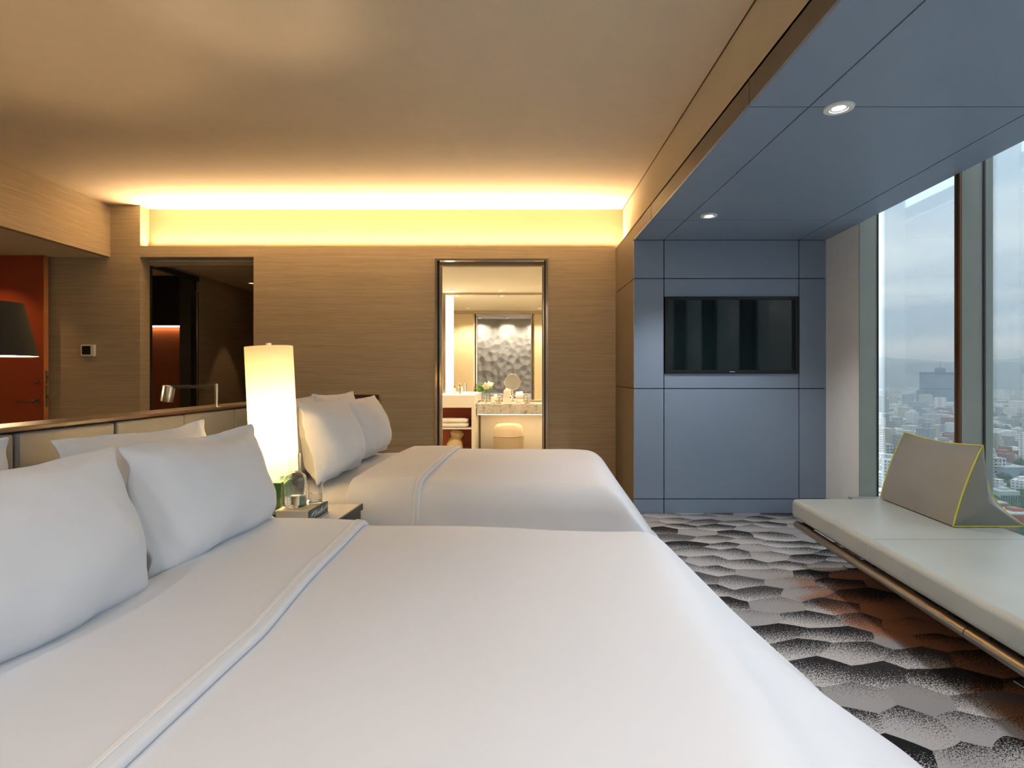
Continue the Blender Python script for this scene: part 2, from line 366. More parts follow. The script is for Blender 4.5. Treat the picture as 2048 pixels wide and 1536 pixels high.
# ---- window wall: white pier, mullions, glass, sill
GL = .155
def wq(y0, y1, a, b_): return [(xe(y0)+a, y0), (xe(y0)+b_, y0), (xe(y1)+b_, y1), (xe(y1)+a, y1)]
pier = struct(prism('wall_pier', wq(4.715, YBLUE+.03, 0, GL), 0, ZS+.3, M_white))
prism('side_lining', wq(4.705, 4.715, 0, GL), 0, ZS+.3, M_grey, pier)
prism('gasket', wq(4.699, 4.705, GL-.012, GL), 0, ZS+.3, M_gasket, pier)
wlo = struct(prism('wall_sill', wq(YR, 4.70, -.09, GL+.1), 0, .27, M_grey))
prism('sill_top', wq(YR, 4.70, -.10, GL), .27, .285, M_grey, wlo, .003)
prism('wall_head', wq(YR, 4.70, -.004, GL+.12), ZS+.3, ZC+.2, M_dark, wlo)
my = [3.525-1.18*i for i in range(5)]; edges_ = [4.70]+my
for i, y in enumerate(my):
    t = struct(prism('trim_%d' % (i+1), wq(y, y+.053, .012, GL+.05), .285, ZS+.3, M_grey))
    prism('front_cap', wq(y+.002, y+.022, 0, .012), .285, ZS+.2, M_brown, t); prism('front_cap', wq(y+.029, y+.051, 0, .012), .285, ZS+.2, M_brown, t)
    prism('gasket', wq(y-.006, y, GL-.014, GL), .285, ZS+.3, M_gasket, t)
    prism('gasket', wq(y+.053, y+.059, GL-.014, GL), .285, ZS+.3, M_gasket, t)
for i in range(5):
    y1, y0 = edges_[i], edges_[i+1]+.053
    w = struct(prism('window_%d' % (i+1), wq(y0, y1, GL+.02, GL+.026), .285, ZS+.3, M_pane))
# ---- corridor and wardrobe beyond the left opening
cor = struct(box('wall_corridor', -4.27, -4.19, YB+.14, 6.47, 0, ZH, M_wp))
box('wall_panel', -4.27, -4.19, 7.42, 9.2, 0, ZH, M_wp, cor); box('lintel', -4.27, -4.19, 6.47, 7.42, 2.55, ZH, M_wp, cor)
box('wall_panel', -2.93, -2.85, YB+.14, 9.2, 0, ZH, M_wp, cor); box('wall_panel', -4.27, -2.85, 9.2, 9.28, 0, ZH, M_wp, cor)
struct(box('ceiling_corridor', -5.4, -2.85, YB+.14, 9.28, ZH, ZH+.06, M_ceil))
dfr = struct(box('door_2', -4.215, -4.175, 6.465, 7.44, 2.50, 2.56, M_graphite)); box('jamb', -4.215, -4.175, 6.465, 6.49, 0, 2.50, M_graphite, dfr)
box('jamb', -4.30, -4.16, 7.22, 7.30, 0, 2.52, M_graphite, dfr); box('sliding_edge', -4.22, -4.165, 7.31, 7.34, 0, 2.36, M_nickel, dfr, .006); box('sliding_edge', -4.22, -4.165, 7.375, 7.41, 0, 2.36, M_nickel, dfr, .006); box('jamb', -4.20, -4.17, 7.34, 7.375, 0, 2.5, M_black, dfr)
wdb = struct(box('wall_closet', -5.4, -4.2, 7.50, 7.56, 0, ZH, M_black)); box('closet_side', -5.44, -5.4, YB+.14, 7.56, 0, ZH, M_cherry, wdb)
wrd = thing('wardrobe_unit', 'cherry wood wardrobe panel with lit strip beyond the dark doorway', 'wardrobe', (-4.8, 7.45, 0))
box('body', -5.38, -4.32, 7.42, 7.49, 0, 1.90, M_cherry, wrd, .004); box('light_strip', -5.38, -4.32, 7.405, 7.42, 1.905, 1.922, emis('closet_led', (1, .72, .55), 5), wrd)
box('shelf', -5.38, -4.32, 7.40, 7.49, 1.925, 1.945, M_black, wrd)
arealamp('strip_lamp', (-4.85, 7.40, 1.90), 1.0, .02, 1.6, WARM, wrd, (-.35, 0, 0))
def downlight(loc, label, power, col, angle=100, r=.065, ring=M_white, blend=.6, es=6, group=None, lensr=.42, srad=.03):
    t = thing('downlight', label, 'downlight', loc, 0, group); x, y, z = loc
    lathe('trim_ring', [(r*.6, -.004), (r*.62, -.009), (r*.80, -.006), (r*.82, -.010), (r*.97, -.008), (r, -.001), (r, 0), (r*.6, 0)], ring, t, loc, 40, cap=False)
    lathe('reflector', [(r*.6, -.005), (r*lensr, -.003)], ring, t, loc, 32, cap=False)
    lathe('lens', [(r*lensr, -.004), (.0001, -.0045)], emis('lens_glow', col, es), t, loc, 32, cap=False)
    spot('beam', (x, y, z-.02), power, col, angle, blend, srad, t)
    return t
downlight((-3.80, 8.1, ZH), 'round downlight in the dark corridor ceiling', 8, (1, .55, .25), 48, blend=.25)
# ---- hall: red door, thermostat
dr = thing('entry_door', 'open orange-red door with lever handle standing flat against the wall', 'door', (-5.65, 6.23, 0))
box('leaf', -6.08, -5.175, 6.20, 6.258, .01, ZH-.005, M_door, dr, .002); box('edge_lipping', -5.175, -5.170, 6.20, 6.258, .01, ZH-.005, M_dooredge, dr)
def hw(px, py, Y): return ((px-PX)*Y/F, Y, CAMZ-(py-PY)*Y/F)
lx, _, lz = hw(75, 802, 6.2)
lh = lathe('rose', [(.0001, 0), (.026, 0), (.026, .012), (.0001, .012)], M_nickel, dr, (lx, 6.20, lz), 24, Matrix.Rotation(math.pi/2, 3, 'X'))
tube('lever_handle', [(lx, 6.19, lz), (lx, 6.15, lz), (lx-.02, 6.143, lz), (lx-.19, 6.143, lz-.002)], .009, M_nickel, dr)
lathe('deadbolt', [(.0001, 0), (.02, 0), (.02, .008), (.0001, .008)], M_nickel, dr, (lx, 6.20, hw(75, 762, 6.2)[2]), 20, Matrix.Rotation(math.pi/2, 3, 'X'))
for (pa, pb) in ((741, 767), (772, 814)):
    za, zb = hw(0, pb, 6.23)[2], hw(0, pa, 6.23)[2]
    pl = box('lock_plate', -5.170, -5.167, 6.215, 6.245, za, zb, M_steel, dr); 
    box('latch', -5.167, -5.152, 6.222, 6.238, (za+zb)/2-.012, (za+zb)/2+.012, M_nickel, pl)
tx, _, tz = hw(175, 701, 6.28)
th = thing('thermostat', 'small white thermostat with black screen on the taupe wall', 'thermostat', (tx, YB, tz-.065))
box('case', tx-.066, tx+.082, YB-.035, YB, tz-.064, tz+.066, M_white, th, .006); box('screen', tx-.05, tx+.045, YB-.037, YB-.034, tz-.045, tz+.05, M_black, th, .002)
downlight((-5.62, 5.75, ZH), 'round downlight in the low hall ceiling beside the red door', P_HALL, (1, .55, .22), 110)
# ------------------------------------------------------------------ bathroom beyond the bronze-framed opening
YM = 9.08; XB0, XB1 = -2.3, 1.5; ZBC = 2.585
struct(box('ceiling_bath', XB0, XB1, YB+.14, YM+.1, ZBC, ZBC+.05, M_bathceil))
bw = struct(box('wall_bath', XB0-.06, XB0, YB+.14, YM+.1, 0, ZBC, M_bathwall)); box('wall_panel', XB1, XB1+.06, YB+.14, YM+.1, 0, ZBC, M_bathwall, bw); box('wall_panel', XB0, XB1, YM+.02, YM+.1, 0, ZBC, M_bathwall, bw)
box('wall_panel', XB0, -.9245, YB+.141, YB+.16, 0, ZBC, M_bathwall, bw); box('wall_panel', .327, XB1, YB+.141, YB+.16, 0, ZBC, M_bathwall, bw)
fr = struct(box('door_1', -.9245, .327, YB-.012, YB+.16, 2.548, 2.570, M_nickel))
for (a, b_) in ((-.9245, -.898), (.300, .327)): box('jamb', a, b_, YB-.012, YB+.16, 0, 2.548, M_nickel, fr)
box('groove', -.898, -.884, YB+.02, YB+.10, 0, 2.548, M_black, fr); box('groove', .286, .300, YB+.02, YB+.10, 0, 2.548, M_black, fr)
for (a, b_) in ((-.886, -.850), (.262, .292)): box('sliding_post', a, b_, YB+.03, YB+.075, 0, 2.49, M_nickel, fr, .006)
CT = .85; YCF = 8.42
mr = thing('wall_mirror', 'large bathroom mirror in bronze frame above the vanity', 'mirror', (-.3, YM, .87))
box('glass', -1.13, 1.2, YM, YM+.01, .87, 2.555, M_mirror, mr); box('top_rail', -1.2, 1.2, YM-.012, YM+.01, 2.555, 2.583, M_nickel, mr)
box('side_rail', -1.20, -1.165, YM-.012, YM+.01, .87, 2.555, M_nickel, mr)
st = tag(box('light_strip', -1.155, -1.04, YM-.02, YM-.001, .97, 2.54, emis('mirror_strip', (1, .93, .78), 3.2)), 'tall glowing light strip at the left edge of the bathroom mirror', 'light')
bg_ = 'recessed bathroom ceiling lights'
for i, (x, y, lb) in enumerate(((-1.017, 8.77, 'round bathroom downlight above the sink end of the mirror'), (-.277, 8.77, 'round bathroom downlight above the middle of the vanity mirror'), (.46, 8.77, 'round bathroom downlight above the right end of the vanity'), (-1.0, 6.96, 'round bathroom downlight just inside the opening, left, seen in the mirror'), (.42, 6.96, 'round bathroom downlight just inside the opening, right, seen in the mirror'))):
    downlight((x, y, ZBC), lb, P_BATH, WARM2, 130, .05, M_white, group=bg_, es=5)
vn = thing('vanity_counter', 'grey marble vanity counter with lit underside behind the opening', 'counter', (.3, 8.7, 0))
box('top', -.62, 1.4, YCF, YM, CT-.155, CT, M_marble, vn, .004); box('edge_light', -.60, 1.4, YCF+.01, YCF+.03, CT-.163, CT-.156, emis('edge_led', WARM2, 2.5), vn)
box('knee_panel', -.60, 1.4, 9.02, YM, 0, CT-.156, M_lacq, vn)
arealamp('under_lamp', (.2, YCF+.25, CT-.17), 1.4, .1, 3.2, (1, .68, .36), vn)
sk = thing('sink_cabinet', 'white sink cabinet with terracotta open shelves beside the vanity', 'cabinet', (-.95, 8.6, 0)); YS = 8.30
box('basin', -1.5, -.64, YS, YM, .80, .985, M_lacq, sk, .006); box('basin_bowl', -1.4, -.75, YS+.1, YM-.15, .984, .988, M_white, sk, .002)
box('side_panel', -.685, -.628, YS, YM, 0, .80, M_lacq, sk, .003); box('back_panel', -1.5, -.685, 8.75, 8.78, 0, .80, M_terra, sk)
box('shelf', -1.5, -.685, YS+.01, 8.75, .485, .507, M_lacq, sk, .002); box('shelf', -1.5, -.685, YS+.01, 8.75, .15, .172, M_lacq, sk, .002)
box('inner_lining', -.690, -.686, YS+.02, 8.75, .16, .80, M_terra, sk); box('inner_lining', -1.5, -.69, YS+.02, 8.75, .796, .80, M_terra, sk)
fx, _, _ = hw(917, 780, 8.62)
fc = thing('faucet', 'chrome faucet on the white bathroom sink', 'faucet', (fx, 8.62, .988))
lathe('body', [(.0001, 0), (.026, 0), (.026, .006), (.020, .01), (.020, .15), (.0001, .155)], M_chrome, fc, (fx+.02, 8.62, .988), 20); box('spout', fx+.008, fx+.032, 8.48, 8.62, 1.085, 1.105, M_chrome, fc, .004); box('lever', fx+.012, fx+.028, 8.60, 8.70, 1.145, 1.155, M_chrome, fc, .003)
sb = thing('soap_bottle', 'small white soap bottle beside the faucet', 'bottle', (fx-.055, 8.56, .988)); lathe('body', [(.0001, 0), (.024, 0), (.024, .075), (.01, .085), (.01, .1), (.0001, .1)], M_lacq, sb, (fx-.055, 8.56, .988), 20); lathe('cap', [(.0001, .1), (.015, .1), (.015, .125), (.0001, .125)], M_brass, sb, (fx-.055, 8.56, .988), 16)
# towel on shelf: rolled stack with soft folds
def softbox(name, x0, x1, y0, y1, z0, z1, mat, parent=None, r=.02, seed=0, amp=.006):
    bm = bmesh.new(); bmesh.ops.create_cube(bm, size=1); bmesh.ops.subdivide_edges(bm, edges=bm.edges, cuts=7, use_grid_fill=True)
    sx, sy, sz = x1-x0, y1-y0, z1-z0; vs = []
    for v in bm.verts:
        p = Vector((v.co.x*sx, v.co.y*sy, v.co.z*sz)); h = Vector((sx/2, sy/2, sz/2)); q = Vector([max(-h[i]+r, min(h[i]-r, p[i])) for i in range(3)])
        d = p-q
        if d.length > 1e-6: p = q+d.normalized()*r
        p += Vector((x0+x1, y0+y1, z0+z1))/2; p += noise.noise_vector(p*9+Vector((seed, 0, 0)))*amp; v.co = p
    vs = [v.co.copy() for v in bm.verts]; fs = [tuple(v.index for v in f.verts) for f in bm.faces]; bm.free()
    return link(name, vs, fs, mat, parent, True, True)
tw = thing('folded_towel', 'white folded towel on the upper terracotta shelf', 'towel', (-1.0, 8.5, .508)); softbox('lower_fold', -1.32, -.735, 8.33, 8.70, .509, .575, M_towel, tw, .03, 1, .004); softbox('upper_fold', -1.32, -.74, 8.335, 8.70, .57, .640, M_towel, tw, .034, 2, .004)
bgx, _, bgz = hw(908, 880, 8.45)
lb = thing('laundry_bag', 'lumpy beige cloth bag on the bottom terracotta shelf', 'bag', (bgx, 8.5, .172))
lathe('body', [(.0001, 0), (.11, 0), (.125, .05), (.105, .12), (.075, .165), (.07, .18), (.095, .21), (.10, .25), (.07, .285), (.0001, .295)], M_beige, lb, (bgx, 8.5, .172), 20, Matrix.Rotation(.18, 3, 'Y'))
tube('drawstring', [(bgx+.035+.076*math.cos(a), 8.5+.076*math.sin(a), .172+.172-.02*math.cos(a)) for a in [i*.5236 for i in range(12)]], .006, M_stitch, lb, 8, closed=True)
sx_, _, _ = hw(1017, 860, 8.62)
so = thing('drum_stool', 'cream leather drum stool tucked under the vanity counter', 'stool', (sx_, 8.62, 0))
lathe('base', [(.0001, 0), (.19, 0), (.205, .02), (.228, .20), (.232, .30), (.232, .36)], M_stoollow, so, (sx_, 8.62, 0), 40); lathe('cushion', [(.234, .362), (.234, .39), (.222, .46), (.205, .505), (.17, .532), (.10, .542), (.0001, .545)], M_stoolup, so, (sx_, 8.62, 0), 40); tube('piping', [(sx_+.235*math.cos(i*.19635), 8.62+.235*math.sin(i*.19635), .361) for i in range(32)], .004, M_stitch, so, 6, closed=True)
# counter-top toiletries
def on(px, py=0, Y=8.62): return hw(px, py, Y)[0]
vx = on(973); vs_ = thing('flower_vase', 'small glass vase with cream flower and green leaves on the vanity', 'vase', (vx, 8.6, CT))
lathe('vase', [(.0001, .001), (.026, .001), (.03, .02), (.022, .07), (.012, .10), (.014, .13), (.012, .128), (.010, .10), (.019, .07), (.026, .022), (.0001, .012)], M_glass, vs_, (vx, 8.6, CT), 20)
tube('stem', [(vx, 8.6, CT+.015), (vx, 8.6, CT+.12), (vx-.008, 8.6, CT+.21)], .004, M_leaf, vs_, 6); tube('stem', [(vx, 8.605, CT+.015), (vx-.003, 8.605, CT+.12), (vx-.07, 8.605, CT+.23)], .003, M_leaf, vs_, 6)
def leafmesh(name, base, tip, width, mat, parent, curl=.02):
    b_, t_ = Vector(base), Vector(tip); d = t_-b_; side = d.cross(Vector((0, -1, .3))).normalized(); up = side.cross(d).normalized(); v = []; n = 8
    for i in range(n+1):
        s = i/n; w = width*math.sin(math.pi*min(1, s*.92+.06))**.8; c = b_+d*s+up*curl*math.sin(math.pi*s)
        v += [c-side*w, c+up*(-w*.35), c+side*w]
    f = [(i*3+k, i*3+k+1, i*3+k+4, i*3+k+3) for i in range(n) for k in range(2)]
    o = link(name, v, f, mat, parent, True, True); m = o.modifiers.new('solid', 'SOLIDIFY'); m.thickness = .0015; return o
for tp in ((-.16, .29), (-.18, .22), (-.13, .17), (-.10, .27), (.06, .19), (-.15, .25)): leafmesh('leaf', (vx-.03, 8.6, CT+.20), (vx+tp[0], 8.6+random.uniform(-.05, .05), CT+tp[1]), .018, M_leaf, vs_)
fz = CT+.26
for k in range(9):
    a = k*2.4; rr = .02+.0035*k
    leafmesh('petal', (vx-.005, 8.59, fz-.02), (vx-.005+math.cos(a)*rr*1.6, 8.57+.01*k % .03, fz+.01+math.sin(a)*rr*1.3), .03, M_petal, vs_, .015)
ex = on(988); tag(softbox('amenity_box', ex-.045, ex+.02, 8.55, 8.62, CT+.001, CT+.10, M_lacq, None, .012, 3, .001), 'small white box beside the flower vase', 'box')
def tumbler(px, label):
    x = on(px, 0, 8.58); t = thing('tumbler', label, 'tumbler', (x, 8.58, CT)); lathe('coaster', [(.0001, .001), (.055, .001), (.055, .008), (.0001, .008)], M_brass, t, (x, 8.58, CT), 24)
    lathe('cup', [(.0001, .009), (.036, .009), (.042, .095), (.039, .095), (.034, .016), (.0001, .016)], M_glass, t, (x, 8.58, CT), 24); softbox('paper_cap', x-.03, x+.03, 8.555, 8.605, CT+.09, CT+.11, M_beige, t, .01, 5, .002)
tumbler(998, 'patterned glass tumbler left of the tall white box'); tumbler(1054, 'patterned glass tumbler at the right end of the vanity tray')
bx_ = on(1014); tb = thing('tissue_box', 'tall white tissue box in front of the round makeup mirror', 'box', (bx_, 8.54, CT)); box('body', bx_-.05, bx_+.05, 8.50, 8.58, CT+.012, CT+.185, M_lacq, tb, .004); box('lid', bx_-.046, bx_+.046, 8.504, 8.576, CT+.185, CT+.20, M_lacq, tb, .003)
ty = on(1025, 0, 8.54); tag(box('vanity_tray', ty-.17, ty+.18, 8.46, 8.62, CT+.001, CT+.012, M_lacq, None, .004), 'flat white tray holding toiletries on the vanity', 'tray')
for px in (1021, 1030):
    x = on(px, 0, 8.5); t = thing('lotion_bottle', 'small %s lotion bottle on the white tray' % ('left' if px < 1025 else 'right'), 'bottle', (x, 8.5, CT+.012)); lathe('body', [(.0001, .001), (.013, .001), (.014, .06), (.006, .07), (.0001, .071)], M_lacq, t, (x, 8.5, CT+.012), 16); lathe('cap', [(.0001, .071), (.008, .071), (.008, .09), (.0001, .09)], M_black, t, (x, 8.5, CT+.012), 12)
hx = on(1039, 0, 8.54); hr = thing('rolled_hand_towel', 'rolled white hand towel on the vanity tray', 'towel', (hx, 8.54, CT+.012))
softbox('stand', hx-.06, hx+.05, 8.50, 8.58, CT+.013, CT+.075, M_towel, hr, .02, 8, .003); lathe('roll', [(.0001, -.06), (.03, -.06), (.036, -.05), (.036, .05), (.03, .06), (.0001, .06)], M_towel, hr, (hx, 8.54, CT+.11), 20, Matrix.Rotation(math.pi/2-.1, 3, 'Y'))
qx, _, qz = hw(1025, 764, 8.72); mm = thing('makeup_mirror', 'round chrome makeup mirror on a slim stand on the vanity', 'mirror', (qx, 8.72, CT))
RX = Matrix.Rotation(math.pi/2, 3, 'X')
lathe('disc', [(.0001, 0), (.115, 0), (.115, .004), (.0001, .004)], plain('vanity_mirror', (.85, .82, .7), .25, 1), mm, (qx, 8.71, qz), 40, RX); tube('rim', [(qx+.118*math.cos(i*.157), 8.71, qz+.118*math.sin(i*.157)) for i in range(40)], .006, M_chrome, mm, 8, closed=True)
tube('stand', [(qx, 8.72, CT+.01), (qx, 8.72, qz-.12)], .007, M_chrome, mm); lathe('foot', [(.0001, 0), (.06, 0), (.06, .008), (.0001, .012)], M_chrome, mm, (qx, 8.72, CT), 28)
for a in (0, math.pi): tube('pivot', [(qx+.118*math.cos(a), 8.715, qz), (qx+.135*math.cos(a), 8.715, qz)], .008, M_chrome, mm)
# ------------------------------------------------------------------ downlights of the bedroom
for y, lb_ in ((4.476, 'small round white downlight in blue soffit near the television'), (2.66, 'white ringed downlight on the seam of the blue soffit, nearer one'), (.83, 'round downlight in the blue soffit above the near end of the bench'), (-.95, 'round downlight at the rear end of the blue soffit')):
    downlight((1.4975, y, ZS), lb_, P_SOFFIT, NEUT, 110, .066, M_white, es=9)
for x, lb_ in ((-1.3, 'rear wall downlight, left of three'), (-.37, 'rear wall downlight, middle of three'), (.56, 'rear wall downlight, right of three')):
    downlight((x, YR+.32, ZC), lb_+' in the ceiling', P_WALLWASH, NEUT, 140, .07, M_white, .8, group='rear wall ceiling downlights', srad=.06)
# ------------------------------------------------------------------ headboard and beds (rotated like the window wall)
ANG = -math.atan(.064); HB = (-1.82, 2.4)
RB = Matrix.LocRotScale(Vector((HB[0], HB[1], 0)), Matrix.Rotation(ANG, 3, 'Z'), None)
def W(u, v, z=0): return RB @ Vector((u, v, z))
V0, V1 = -2.0, 2.85; ZT = 1.088
hb = thing('headboard', 'long grey leather headboard partition with walnut cap behind both beds', 'headboard', W(-.05, .5, 0), ANG)
HM = Matrix.Translation((-.05, .5, 0))
def hl(v): return tuple(Vector(v)-Vector((-.05, .5, 0)))
def hbox(name, u0, u1, v0, v1, z0, z1, mat, b=0, par=None): return box(name, u0+.05, u1+.05, v0-.5, v1-.5, z0, z1, mat, par or hb, b, world=False)
hbox('core', -.10, -.03, V0, V1, 0, ZT, M_walnut)
hbox('cap', -.16, .014, V0, V1+.03, ZT, ZT+.018, M_walnut, .003)
vj = [V0]+[-2.0+.475*i+.245 for i in range(10)]+[V1]
for i in range(len(vj)-1):
    a, b_ = vj[i], vj[i+1]
    if b_-a < .05: continue
    for (z0, z1) in ((.10, .58), (.588, ZT-.006)):
        hbox('leather_panel', -.03, .012, a+.003, b_-.003, z0, z1, M_lgrey, .014).modifiers[0].segments = 3
wg = hbox('wing', -.05, .36, V1, V1+.05, 0, ZT, M_walnut, .003); hbox('wing_frame', .335, .362, V1-.02, V1, 0, ZT+.018, M_walnut, .002)
hbox('wing_frame', -.03, .335, V1-.02, V1, ZT-.006, ZT+.018, M_walnut, .002); hbox('wing_leather', .016, .333, V1-.016, V1, .588, ZT-.01, M_lgrey, .01)
pz = hbox('socket_plate', .012, .017, .02, .32, .86, .985, M_brass, .003); hbox('socket', .017, .020, .06, .16, .88, .965, M_brass, .006, par=hb); hbox('socket', .017, .020, .19, .28, .88, .965, M_brass, .006, par=hb)
TB = .672
def prof(a, edge, r, fl):
    th = math.pi/2-fl
    if a <= edge: return a, 0.0
    s = a-edge
    if s < r*th: t = s/r; return edge+r*math.sin(t), r*(1-math.cos(t))
    s -= r*th
    return edge+r*math.sin(th)+s*math.cos(th), r*(1-math.cos(th))+s*math.sin(th)
def blanket(name, vc, u0, u1s, parent, mat, dz=0, seed=0, thick=.03, nu=70, nv=90, ue=2.2, subs=1, flare=33, ven=.70, S1=1.30, skew=0, fold=(0, 0)):
    """a draped cover: u along the bed, s across; sides and foot roll over and flare to the floor"""
    ru, fu = .20, math.radians(flare); ve, rv, fv = .70, .15, math.radians(9)
    vs = []; fs = []
    for i in range(nu+1):
        a = u0+(u1s-u0)*i/nu
        for j in range(nv+1):
            s = -(S1+ven-.70)+(2*S1+ven-.70)*j/nv
            a_ = a; a = a+(fold[0]+(fold[1]-fold[0])*i/nu)*min(1, max(0, (.8-s)/1.1))
            pu, du = prof(a, ue, ru, fu); pv, dv = prof(abs(s), ven if s < 0 else ve, rv, fv); pv = math.copysign(pv, s)
            d = (du**3.0+dv**3.0)**(1/3.0)
            z = TB+dz-d
            cu = max(0, 1-(abs(s)/(ven+.2 if s < 0 else .9))**2)*max(0, 1-((a-1.5)/1.1)**2)
            z += .03*max(0, cu)
            # soft wrinkles on top, deeper folds in the hang
            w = noise.noise(Vector((a*1.7+seed, s*1.3, seed)))*.010+noise.noise(Vector((a*4+seed, s*3.2+a*2, 3+seed)))*.004
            z += w*(1 if d < .1 else .4)
            hang = min(1, max(0, d-.14)/.35)
            if hang > 0:
                if du > dv: pu += hang*skew*min(1, max(0, (.75-s)/.55))**1.5+hang*.016*math.sin(s*13+2*noise.noise(Vector((s*3, seed, 0))))
                else: pv += math.copysign(hang*.018*math.sin(a*12+seed+2*noise.noise(Vector((a*3, seed, 1)))), s)
            if z < .015: z = .015
            vs.append(W(pu, vc+pv, z)); a = a_
    n = nv+1
    for i in range(nu):
        for j in range(nv):
            q = (i*n+j, i*n+j+1, (i+1)*n+j+1, (i+1)*n+j); fs.append(q)
    # drop quads lying flat on the floor
    fs = [q for q in fs if max(vs[k].z for k in q) > .0151]
    used = sorted({k for q in fs for k in q}); mp = {k: i for i, k in enumerate(used)}
    o = link(name, [vs[k] for k in used], [tuple(mp[k] for k in q) for q in fs], mat, parent, True, True)
    bm = bmesh.new(); bm.from_mesh(o.data)
    up = sum((f.normal.z for f in bm.faces))
    if up < 0: bmesh.ops.reverse_faces(bm, faces=bm.faces)
    bm.to_mesh(o.data); bm.free()
    m = o.modifiers.new('solid', 'SOLIDIFY'); m.thickness = thick; m.offset = -1
    if thick > .012:
        m = o.modifiers.new('round', 'BEVEL'); m.width = thick*.42; m.segments = 3; m.limit_method = 'ANGLE'; m.angle_limit = math.radians(60)
    m = o.modifiers.new('smooth', 'SUBSURF'); m.levels = subs; m.render_levels = subs
    return o
def pillow(name, label, loc, vdir_len, height, T, lean, seed, twist=0, group=None, mat=M_cotton, roll=0):
    """standing pillow: long axis along the bed width, leaning back to the headboard; flat flange all round"""
    t = thing(name, label, 'pillow', W(*loc), ANG+twist, group)
    na, nb = 30, 24; vs = []; fs = []
    def P(a, b, side):
        ia, ib = min(1, abs(a)/.95), min(1, abs(b)/.93)
        th = T/2*max(0, (1-ia**2.6))**.55*max(0, (1-ib**2.4))**.55
        th *= (1.05-.28*b)
        la = vdir_len/2*a*(1-.055*(1-b*b)*a*a); lb_ = height/2*b*(1-.07*(1-a*a)*b*b)
        sx = side*(th+.003)
        p = Vector((sx, la, lb_))
        nn = noise.noise_vector(Vector((a*1.6+seed, b*1.6, side*.4+seed)))*.016+noise.noise_vector(Vector((a*4+seed*2, b*4, side)))*.005
        e = max(abs(a), abs(b))
        if e > .86:
            k = (e-.86)/.14; nn += Vector((k*.028*noise.noise(Vector((a*3.5+seed, b*3.5, 7))), 0, 0))
            nn.x = Vector((k*.028*noise.noise(Vector((a*3.5+seed, b*3.5, 7))), 0, 0)).x+nn.x*(1-k)
        w_ = noise.noise(Vector((a*7+b*3+seed, b*2.2-a*1.5, seed+side)))
        p.x += side*.009*w_*min(1, max(0, e-.35)/.4)*(1 if e < .93 else .3)
        cr_ = math.sin((a*b)*9+seed)*.006*max(0, abs(a*b)-.3)
        p.x += side*cr_
        p += nn
        p.z += height/2
        p.z -= .018*(1-b)*(1-a*a)*.3
        R = Matrix.Rotation(-lean, 3, 'Y') @ Matrix.Rotation(roll, 3, 'X')
        return R @ p
    for side in (1, -1):
        base = len(vs)
        for i in range(na+1):
            for j in range(nb+1): vs.append(P(-1+2*i/na, -1+2*j/nb, side))
        for i in range(na):
            for j in range(nb):
                q = (base+i*(nb+1)+j, base+i*(nb+1)+j+1, base+(i+1)*(nb+1)+j+1, base+(i+1)*(nb+1)+j); fs.append(q if side < 0 else q[::-1])
    K = (na+1)*(nb+1)
    ring = [i*(nb+1) for i in range(na+1)]+[na*(nb+1)+j for j in range(1, nb+1)]+[i*(nb+1)+nb for i in range(na-1, -1, -1)]+[j for j in range(nb-1, 0, -1)]
    for i in range(len(ring)):
        a, b_ = ring[i], ring[(i+1) % len(ring)]; fs.append((a, b_, b_+K, a+K))
    o = link('case', vs, fs, mat, t, False, True); m = o.modifiers.new('smooth', 'SUBSURF'); m.levels = 1; m.render_levels = 1
    return t
for key, vc, sd in (('near', -.72, 3), ('far', 1.67, 11)):
    near = key == 'near'; NV = .94 if near else .70
    bd = thing('bed', 'white made double bed %s' % ('in the foreground' if near else 'nearest the bathroom opening'), 'bed', W(1.1, vc, 0), ANG)
    def bb(n, u0, u1, h, z0, z1, m, b): return box(n, u0-1.1, u1-1.1, -h-NV+.70, h, z0, z1, m, bd, b, world=False)
    bb('base', .04, 2.12, .72, .06, .30, M_graphite, .02); bb('mattress', .03, 2.15, .75, .30, .60, M_sheet, .05).modifiers[0].segments = 4
    for a in (.15, 2.0):
        for b_ in (-.6, .6): box('leg', a-1.13, a-1.07, b_-.03, b_+.03, 0, .06, M_black, bd, 0, world=False)
    sh = tag(blanket('bed_sheet', vc, .10, .98, None, M_sheet, -.036, sd+.5, .006, 20, 60, ven=NV), 'white fitted sheet showing below the pillows of the %s bed' % ('foreground' if near else 'far'), 'sheet')
    dv = tag(blanket('duvet', vc, .84, 3.25, None, M_cotton, 0.0, sd, .035, ue=2.27 if near else 2.2, flare=46 if near else 34, ven=NV, skew=.14 if near else 0), 'thick white duvet draped over the %s' % ('foreground bed to its foot' if near else 'bed beside the bathroom opening'), 'duvet')
    fo = blanket('folded_band', vc, .80, 1.19, dv, M_cotton, .022, sd, .022, 16, 90, ven=NV, fold=(0, .12 if near else .03)); fo['label'] = 'white folded-back band of the duvet'
    blanket('hem', vc, 1.150, 1.165, dv, M_sheet, .0255, sd, .004, 3, 90, ven=NV, fold=(.12, .12) if near else (.03, .03))
pillow('pillow', 'large white pillow at the left edge, front row of the foreground bed', (.80, -1.10, .66), .80, .45, .26, .26, 1.3, -.03)
pillow('pillow', 'white pillow front row of the foreground bed, nearer the glowing lamp', (.75, -.27, .66), .80, .435, .25, .20, 4.1, .04)
pillow('pillow', 'white pillow behind, shaded by the large pillow at the left edge', (.46, -1.06, .66), .76, .46, .22, .22, 7.7, .05)
pillow('pillow', 'white pillow behind with its corner tip showing by the brass socket plate', (.46, -.19, .66), .76, .435, .22, .20, 9.2, -.02)
pillow('pillow', 'white pillow on the far bed closest to the glowing lamp', (.62, 1.25, .66), .78, .49, .25, .23, 12.4, .02)
